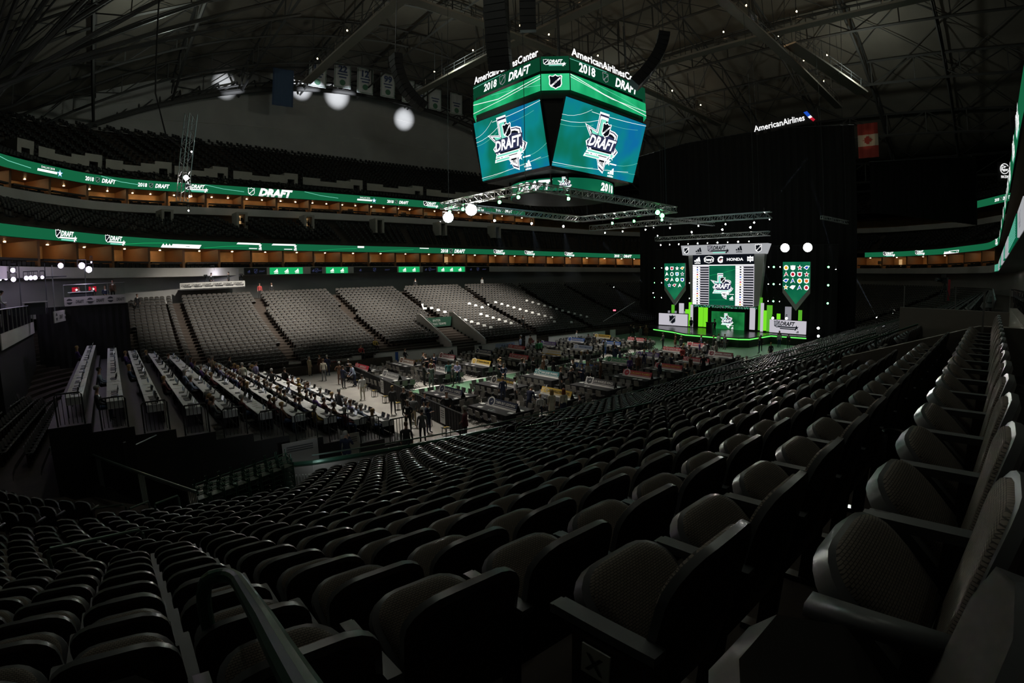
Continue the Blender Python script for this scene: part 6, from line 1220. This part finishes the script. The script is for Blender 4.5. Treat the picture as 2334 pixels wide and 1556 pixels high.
# ---------------------------------------------------------------- broadcast platforms in the press-end corner
def band_panel(a, b, z0, z1, label, n, glass=1.2, word='DRAFT'):
    a, b = Vector((*a,0)), Vector((*b,0)); t = thing('platform_front', label, 'panel', (0,0,0)); fr = Frame(a, b-a, Z); w = (b-a).length; mb = MB(); mb.slab(fr, 0, z0, w, z1, .06, 'fascia'); mb.build('board', t); mb = MB(); h = z1-z0
    for k in range(n):
        x = w*(k+.5)/n
        if k % 2 == 0: mb.poly(fr, [(x+h*.34*math.cos(q), (z0+z1)/2+h*.34*math.sin(q)) for q in np.linspace(0,6.283,15)[:-1]], 'charcoal', .01); mb.rect(fr, x-h*.45, (z0+z1)/2-h*.08, x+h*.45, (z0+z1)/2+h*.08, 'fascia', .015)
        else: mb.text(fr, word, x, z0+h*.28, h*.36, 'charcoal', .01, .2, .02, 'c', w/n*.8)
    mb.build('logos', t)
    if glass:
        mb = MB(); mb.rect(fr, 0, z1, w, z1+glass, 'glass', -.02); mb.build('glass_pane', t); mb = MB()
        for k in range(int(w/1.6)+1): x = min(w, k*1.6); mb.bar(fr.p(x,z1,-.03), fr.p(x,z1+glass,-.03), .04, 'alu')
        mb.bar(fr.p(0,z1+glass,-.03), fr.p(w,z1+glass,-.03), .04, 'alu'); mb.build('glass_frame', t)
band_panel((-36.7,15.2),(-36.6,1.2),5.2,6.0,'sponsor band and glass guard of the nearest broadcast platform',8)
band_panel((-34.9,12.2),(-34.1,17.6),5.9,6.7,'small slanted sponsor band between the two broadcast platforms',4,0)
band_panel((-34.4,15.4),(-29.9,15.5),6.95,7.6,'sponsor band and glass guard of the broadcast desk facing the camera side',6,.9)
t = thing('broadcast_platform', 'black broadcast platform with table in the dark press-end corner', 'platform', (0,0,0)); mb = MB(); mb.box((-40,8.5,6.45),(6.6,14.5,.2),'black'); mb.box((-40,8.5,3.2),(6.4,14.2,6.3),'drape'); mb.build('deck', t); mb = MB(); mb.box((-32.2,17.6,6.95),(4.5,4.2,.16),'black'); mb.build('desk_deck', t)
mb = MB(); P = [(-36.5+.25*k, 15.56+.05*(k % 2)) for k in range(28)]; mb.add([(x,y,.8) for x, y in P]+[(x,y,6.95) for x, y in P], [(k,k+1,29+k,28+k) for k in range(27)], 'drape'); mb.build('drape_skirt', t)
for x, y, z, s, lb in ((-33.2,16.4,7.03,(1.9,.7,.95),'broadcast desk behind the glass nearest the far seats'),(-38.2,10.4,6.55,(.8,2.2,1.0),'broadcast desk where a white shirted person works'),(-36.2,13.2,6.55,(1.6,.7,.9),'round white topped broadcast desk between the platforms')):
    t = thing('broadcast_desk', lb, 'desk', (x,y,z)); mb = MB(); mb.box((0,0,s[2]-.03),(s[0],s[1],.06),'board_white'); mb.build('top', t); mb = MB(); mb.box((0,0,s[2]/2-.04),(s[0]*.85,s[1]*.8,s[2]-.1),'dark_steel'); mb.build('base', t)
for x, y, lb in ((-33.7,18.9,'first'),(-32.4,19.2,'second')):
    t = thing('studio_monitor', f'{lb} glowing red studio screen behind the broadcast desk', 'screen', (x,y,7.9)); f = Frame((0,0,0), X, Z); mb = MB(); mb.slab(f, -.34, 0, .34, .5, .06, 'black'); mb.build('casing', t); mb = MB(); mb.rect(f, -.3, .04, .3, .46, 'e_red', .01); mb.poly(f, star(.05,.25,.14), 'e_white', .015); mb.build('picture', t); mb = MB(); mb.bar((0,.02,-.85),(0,.02,0),.05,'black'); mb.build('stand', t)
person(-38.0,9.4,6.55,.2,'lean','white_shirt','black_suit','hair_dark','at the nearest broadcast platform')
for x, y, top, pz in ((-32.4,17.4,'black_suit','sit'),(-31.4,17.6,'navy','sit'),(-33.4,17.5,'charcoal','sit'),(-30.8,18.6,'brown','stand')): person(x,y,7.03,-1.4,pz,top,'black_suit','hair_dark','at the broadcast desk behind glass')
for x, y, z0, lb in ((-35.1,15.2,6.6,'green lit truss tower between the broadcast platforms'),(-32.9,18.6,7.03,'short truss tower behind the broadcast desk')): truss((x,y,z0),(x,y,10.0),lb,.35,None,None,False)
for i, (x, y, z, r) in enumerate(((-33.0,15.7,9.9,.24),(-32.5,15.9,9.6,.24),(-34.5,15.4,9.95,.2),(-38.9,15,9.8,.12),(-37.8,15,9.75,.17),(-37.8,15,9.1,.17),(-38.3,15,9.2,.12),(-38.7,15,9.15,.1),(-36.9,15,9.15,.16),(-36.6,15,9.15,.16),(-36.3,15,9.15,.16),(-35.8,15,9.15,.12),(-32.3,16,10.15,.06))): fixture((x,y,z),'v',f'violet-white broadcast lamp, {ORD[i]} of the press-end corner','broadcast lamps',None,r)
for x in (-38.9,-37.4,-35.6): t = thing('lamp_bar', f'thin black upright of the broadcast lamp grid at {("the outer end","the middle","the inner end")[[-38.9,-37.4,-35.6].index(x)]}', 'stand', (x,15.1,6.55)); mb = MB(); mb.bar((0,0,0),(0,0,3.6),.06,'dark_steel'); mb.build('pole', t); mb = MB(); mb.bar((0,0,2.6),(1.5,0,2.6),.05,'dark_steel'); mb.build('cross_bar', t)
for p, e in (((-33,15,9.4),120),((-37,12.5,9.4),90)): point(p, e, .2, (.85,.72,1))
# camera booth at the top of the far stand
t = thing('camera_booth', 'pale fronted camera booth at the top of the far stand near the press', 'booth', (-20.2,31.2,0)); f = Frame((-3.6,0,0), X, Z); mb = MB(); mb.slab(f, 0, 7.8, 7.2, 8.45, .1, 'board_white'); mb.build('front_board', t); mb = MB()
for k in range(6): g_lock(mb, f, .7+1.16*k, 8.13, .36, .02, 'charcoal', 'fascia', 'charcoal')
mb.build('lettering', t); mb = MB(); mb.box((0,1.5,7.7),(7.2,3,.12),'black'); mb.build('deck', t); mb = MB(); mb.box((0,3.1,8.8),(7.2,.1,2.2),'grey_wall'); mb.build('back_panel', t)
fixture((-20.4,33.0,9.75),'v','violet-white lamp pair over the camera booth, nearer the press',None,None,.16); fixture((-19.9,33.0,9.85),'v','violet-white lamp pair over the camera booth, nearer the stage',None,None,.16); point((-19.3,32.4,9.4), 45, .15, (.9,.85,1))
for x, top in ((-20.3,'black_suit'),(-18.2,'charcoal')): person(x,32.4,7.76,-1.2 if x < -19 else 2.6,'lean' if x < -19 else 'stand',top,'black_suit','hair_dark','in the lit camera booth')
for x in (-20.9,-16.9):
    t = thing('tv_camera', f'black television camera on a tripod in the booth, {"nearer the press" if x < -19 else "at the stage end"}', 'camera', (x,31.8,7.76)); mb = MB(); mb.box((0,0,1.35),(.3,.7,.34),'black'); mb.build('body', t); mb = MB(); mb.tube([(0,-.35,1.35),(0,-.75,1.35)], .1, 'black_gloss', 8); mb.build('lens', t)
    for k in range(3): a = k*2.1; mb = MB(); mb.bar((0,0,1.2),(.45*math.cos(a),.45*math.sin(a),0),.04,'dark_steel'); mb.build('leg', t)
point((-24.4,33.5,9), 14, .2, (1,.7,.4))
# ---------------------------------------------------------------- press-end barrier, rails, stacked green chairs
cor_ = [(-34.0,-5.6),(-33.0,-8.2),(-31.9,-10.6),(-30.6,-13.2),(-29.4,-15.6)]
t = thing('barrier', 'black banner covered barrier with pale rail before the corner seats', 'barrier', (0,0,0)); mb = MB(); mb.tube([(x,y,2.22+.0*i) for i, (x, y) in enumerate(cor_)], .045, 'rail', 6); mb.build('top_rail', t)
for i, (a, b) in enumerate(zip(cor_, cor_[1:])):
    fr = Frame((*b,1.15), Vector((*a,0))-Vector((*b,0)), Z); w = (Vector(a)-Vector(b)).length; mb = MB(); x1 = w if i != 3 else w*.78; mb.slab(fr, .45, .05, w, 1.0, .03, 'drape'); mb.build('banner', t); mb = MB()
    if i in (0,2): mb.text(fr, ('GAME PASS','CONCERT SIGN')[i//2], w*.58, .60, .24, 'dark_steel', .01, 0, .02, 'c', w*.62); mb.text(fr, ('','RESTRICTIONS')[i//2] or ' ', w*.56, .26, .22, 'dark_steel', .01, 0, .02, 'c', w*.6)
    for k in range(5): mb.slab(fr, .02+.085*k, .05, .07+.085*k, 1.02, .03, 'fascia' if i != 1 else 'steel')
    mb.build('lettering_and_bars', t)
for k in range(9):
    a, b = Vector((-34.0+.42*k,-6.6-.75*k+(.5 if k > 4 else 0),2.55)), None; a = Vector((-33.9+.40*k, -6.2-.55*k, 2.5)); b = a+Vector((.95,.75,.10)); t = thing('crowd_rail', f'thin pale rail standing behind the dark barrier, {ORD[k]} from the platform', 'rail', (0,0,0), 0, 'rails behind the barrier'); mb = MB(); mb.tube([a, b], .022, 'alu', 5); mb.build('top_bar', t); mb = MB()
    for q in (a, b): mb.bar(q, Vector((q.x,q.y,.1)), .035, 'dark_steel')
    mb.build('post', t)
for k, (a, b) in enumerate((((-33.6,-13.7,1.72),(-31.3,-14.9,2.02)),((-32.25,-22.7,4.42),(-31.0,-22.2,4.22)),((-31.2,-16.6,2.5),(-30.7,-16.2,2.45)),((-30.6,-17.3,2.75),(-30.0,-16.9,2.7)))):
    a, b = Vector(a), Vector(b); t = thing('aisle_rail', f'shiny aisle handrail of the corner stand, {ORD[k]} from the camera side' if k else 'upper shiny handrail across the corner stand seats', 'rail', (0,0,0), 0, 'aisle rails'); mb = MB(); mb.tube([a-Z*.9, a-Z*.06, a+(b-a)*.03, b-(b-a)*.03, b-Z*.06, b-Z*.9], .027, 'rail', 8); mb.build('tube', t)
st0 = None
for r_ in range(3):
    for k in range(8):
        x, y = lerp(-29.4,-25.9,(k+.5)/8)+r_*.1, lerp(-14.3,-12.9,(k+.5)/8)+.45*r_-.2; loc = (x,y,0.62); lb = f'stacked green wire backed chairs at the corner, {ORD[k]} stack of {ORD[r_]} line'
        if st0 is None:
            t = st0 = thing('chair_stack', lb, 'chairs', loc, .35, 'green chair stacks'); mb = MB()
            for q in range(6):
                z = .18+.16*q; mb.tube([(-.2,-.16,z),(-.2,.02,z+.10),(-.17,.04,z+.13),(.17,.04,z+.13),(.2,.02,z+.10),(.2,-.16,z)], .014, 'rail_green', 4); mb.box((0,-.02,z),(.38,.34,.022),'seat_green')
            o = mb.build('chair_layers', t); mb = MB()
            for sx in (-.2,.2): mb.bar((sx,-.18,0),(sx,-.18,1.1),.03,'rail_green'); mb.bar((sx,.18,0),(sx,.10,1.25),.03,'rail_green')
            mb.build('leg', t); index_kids(t)
        else: copy_thing(st0, loc, .35, lb)
# near handrail by the photographer, aisle rails down the near stand
def handrail(name, pts, r, label, m='rail_green'):
    t = thing('handrail', label, 'rail', (0,0,0), 0, 'near stand handrails'); mb = MB(); mb.tube(pts, r, m, 12); mb.build('tube', t); return t
def bend(a, b, c, n=6): return [Vector(a)*(1-s)**2+Vector(b)*2*s*(1-s)+Vector(c)*s*s for s in np.linspace(0,1,n)]
t = handrail('h', [(-30.84,-28.42,6.0),*bend((-30.84,-28.42,6.36),(-30.84,-28.43,6.53),(-30.79,-28.45,6.545)),*bend((-30.78,-28.45,6.545),(-30.715,-28.46,6.55),(-30.72,-28.62,6.59)),(-30.79,-29.3,6.86),(-30.86,-29.9,7.09)], .029, 'thick dark handrail close before the camera on the aisle steps'); mb = MB(); mb.tube([(-30.84,-28.42,6.1),(-30.84,-28.42,5.6)], .03, 'rail_green', 10); mb.tube([(-30.85,-29.85,7.05),(-30.85,-29.85,6.2)], .03, 'rail_green', 10); mb.build('post', t)
t = thing('cup_holder_post', 'small bright knobbed loop post low beside the near handrail', 'post', (-30.95,-28.85,6.0)); mb = MB(); mb.tube([(-.04,0,-.35),*bend((-.04,0,.12),(-.04,0,.24),(.02,0,.24)),*bend((.02,0,.24),(.07,0,.24),(.07,-.02,.12)),(.08,-.05,-.35)], .017, 'steel', 8); mb.build('loop', t)
t = thing('service_tray', 'brownish folded paper tray lying in the aisle under the near handrail', 'tray', (-31.05,-28.9,5.98)); mb = MB(); mb.box((0,0,.02),(.42,.3,.04),'tan'); mb.build('tray', t); mb = MB(); mb.box((0,.13,.07),(.42,.04,.1),'tan'); mb.build('rim', t)
for k, (x, y0, y1) in enumerate(((-20.0,-20.7,-22.6),(-17.2,-21.8,-25.2),(-13.6,-24.0,-27.2),(-19.6,-17.6,-19.6),(-7.5,-17,-20),(4.5,-17,-20),(-7.5,-22,-26),(16.5,-19,-24),(-15.6,-26.5,-28.6))):
    za, zb = (zrow((YS-y0)/TR)+.92), (zrow((YS-y1)/TR)+.92); dx = .9 if k in (0,1) else .5; t = handrail('h', [(x,y0,za-.92),*bend((x,y0,za-.15),(x,y0,za),(x+.05,y0-.15,za+.04)),(x+dx,y1,zb),(x+dx,y1,zb-.92)], .03, f'long dark aisle handrail down the near stand, {ORD[k]} of nine'); mb = MB(); mb.tube([(x,y0,za-.45),(x+dx,y1,zb-.45)], .022, 'rail', 8); mb.bar((x+dx/2,(y0+y1)/2,(za+zb)/2),(x+dx/2,(y0+y1)/2,(za+zb)/2-.95),.045,'rail_green'); mb.build('lower_rail', t)
# vomitory wall beside the two last rows, glass guard above
mb = MB(); fr = Frame((-21.9,-28.2,0), (0,-1,0), Z); mb.prism(fr, [(0,5.0),(3.4,5.0),(3.4,7.02),(2.05,7.0),(0,6.36)], .22, 'beige_wall', .0); mb.box((-17.4,-31.0,6.1),(9.0,.2,1.75),'beige_wall'); mb.box((-12.9,-29.4,5.9),(.22,3.2,1.9),'beige_wall'); mb.box((-17.4,-29.6,4.0),(9.0,2.9,.2),'dark_concrete'); o = mb.build('wall_vomitory_near'); o['kind'] = 'structure'
t = thing('glass_guard', 'clear glass guard with slim posts on the wall beside the back rows', 'guard', (0,0,0)); mb = MB(); mb.quad([(-12.9,-27.9,6.5),(-12.9,-30.9,6.9),(-12.9,-30.9,7.5),(-12.9,-27.9,7.1)], 'glass'); mb.build('pane', t); mb = MB()
for y in (-27.9,-29.4,-30.9): mb.bar((-12.9,y,6.3),(-12.9,y,7.5),.03,'alu')
mb.bar((-21.9,-30.3,6.9),(-21.9,-30.3,7.5),.03,'alu'); mb.build('post', t)
t = thing('coat', 'dark blue coat and bags heaped on seats past the glass guard', 'coat', (-9.5,-27.4,zrow(19)+.45)); mb = MB(); mb.lathe((0,0,0), [(.5,0),(.48,.16),(.34,.34),(.15,.42),(.03,.44)], 'denim', 9); mb.build('heap', t, True)
# concourse behind the back row: drink rail, stools, television camera, pillar
t = thing('drink_rail', 'dark drink rail along the concourse behind the back row', 'counter', (0,0,0)); mb = MB(); mb.box((4,-32.0,7.28),(34,.45,.07),'black_gloss'); mb.build('top', t); mb = MB()
for x in range(-12, 21, 3): mb.bar((x,-32.0,ZC),(x,-32.0,7.25),.06,'dark_steel')
mb.build('leg', t)
for k in range(7):
    t = thing('bar_stool', f'dark bar stool at the concourse drink rail, {ORD[k]} from the camera', 'stool', (-9.5+1.5*k,-31.55,ZC), 0, 'concourse stools'); mb = MB(); mb.lathe((0,0,.72), [(.16,0),(.19,.03),(.18,.07),(.05,.08)], 'black', 10); mb.build('seat', t)
    for q in range(4): a = q*math.pi/2+.8; mb = MB(); mb.bar((.07*math.cos(a),.07*math.sin(a),.72),(.2*math.cos(a),.2*math.sin(a),0),.03,'black'); mb.build('leg', t)
t = thing('tv_camera', 'large black television camera with red post on the stage-end concourse', 'camera', (26.5,-26.2,6.4)); mb = MB(); mb.box((0,0,1.5),(1.1,.5,.55),'black'); mb.box((-.5,.1,1.9),(.4,.4,.35),'black'); mb.build('body', t); mb = MB(); mb.tube([(-.5,.3,1.5),(-1.3,.7,1.55)], .17, 'black_gloss', 10); mb.build('lens', t); mb = MB()
for k in range(3): a = k*2.1; mb.bar((0,0,1.25),(.7*math.cos(a),.7*math.sin(a),-.5),.07,'dark_steel')
mb.build('leg', t); mb = MB(); mb.bar((1.4,-.3,-.4),(1.4,-.3,1.6),.22,'red'); mb.build('red_post', t)
t = thing('exit_sign', 'small glowing red exit sign by the far stage corner', 'sign', (29.0,15.5,3.1)); mb = MB(); f = Frame((0,0,0), Vector((1,-.6,0)), Z); mb.slab(f, -.2, 0, .2, .2, .06, 'lamp_red'); mb.build('face', t); mb = MB(); mb.slab(f, -.22, -.02, .22, .22, .05, 'black', -.02); mb.build('casing', t)
t = thing('cable_ramp', 'long thin pale handrail sloping by the dark far stage corner', 'rail', (0,0,0)); mb = MB(); mb.tube([(24,13.6,2.0),(31,13.4,4.4)], .03, 'alu', 6); mb.build('tube', t); mb = MB(); mb.bar((24,13.6,0),(24,13.6,2),.05,'dark_steel'); mb.bar((31,13.4,0),(31,13.4,4.4),.05,'dark_steel'); mb.build('post', t)
# ---------------------------------------------------------------- hazy light beams of the moving heads
def haze_mat(dens):
    m = bpy.data.materials.new('haze'); m.use_nodes = True; t = m.node_tree; t.nodes.remove(t.nodes['Principled BSDF']); v = t.nodes.new('ShaderNodeVolumeScatter'); v.inputs['Color'].default_value = (.8,.87,1,1); v.inputs['Density'].default_value = dens; v.inputs['Anisotropy'].default_value = .35
    t.links.new(v.outputs[0], t.nodes['Material Output'].inputs['Volume']); MATS['haze'] = m; return m
haze_mat(.012)
def beam(p, q, deg, e, label, fix=True):
    p, q = Vector(p), Vector(q); d = (q-p); L = d.length; u = d.normalized()
    if fix: fixture(p,'w',f'small white moving head lamp that throws {label}','moving heads',q,.11)
    h = thing('haze_beam', label, 'light beam', p); T = u.to_track_quat('Z','Y').to_matrix().to_4x4(); k = math.tan(R(deg/2)); mb = MB(); mb.lathe((0,0,0), [(.06,.30),(.08+k*L*1.15,L)], 'haze', 14, T); o = mb.build('haze', h); o['kind'] = 'stuff'
    spot(p+u*.28, q, e, deg, .25, .02, (.72,.83,1))
beam((58,-20.8,4.0),(50,-9,24),2.4,26000,'a pale blue beam leaning toward the drape, highest of the three by the far end seats')
beam((56,-16.8,3.0),(52,-24.5,22),2.4,26000,'a pale blue beam leaning toward the near stand')
beam((54,-14.8,2.4),(46,-7,19),2.4,24000,'a pale blue beam leaning toward the drape, lowest of the three by the far end seats')
beam((33.2,-13.8,8.9),(36,-10,20),2.2,12000,'a thin blue beam rising beside the pointed banner')
beam((20.6,3.4,13.5),(20.5,3.6,24),2.2,16000,'a thin blue beam rising straight from the long stage truss')
beam((20.8,-9.8,14.3),(24,-13.4,20),2.4,9000,'a thin blue beam leaving the end of the long stage truss')
beam((34.5,12.6,5.6),(24,13.6,12.4),2.0,9000,'a thin pale beam slanting by the far stand edge')
beam((33.2,-5.5,5.1),(32.8,-4.9,10),2.2,6000,'a short pale beam rising beside the stage screen',False)
beam((33.2,-6.9,5.0),(32.8,-4.6,9.4),2.2,6000,'a short pale beam crossing toward the stage screen',False)
for i, p in enumerate(((-1.1,5.6,12.9),(3.6,5.8,12.95),(8,5.8,12.95))): beam(p, (p[0]+3.5,p[1]+2,7.5), 16, 700, f'a soft white beam under the {ORD[i]} small lamp of the far truss side', False)
beam((-26.5+57,16.8,6.5),(34,16.0,3.5), 24, 260, 'a soft white beam over the dark far corner seats')
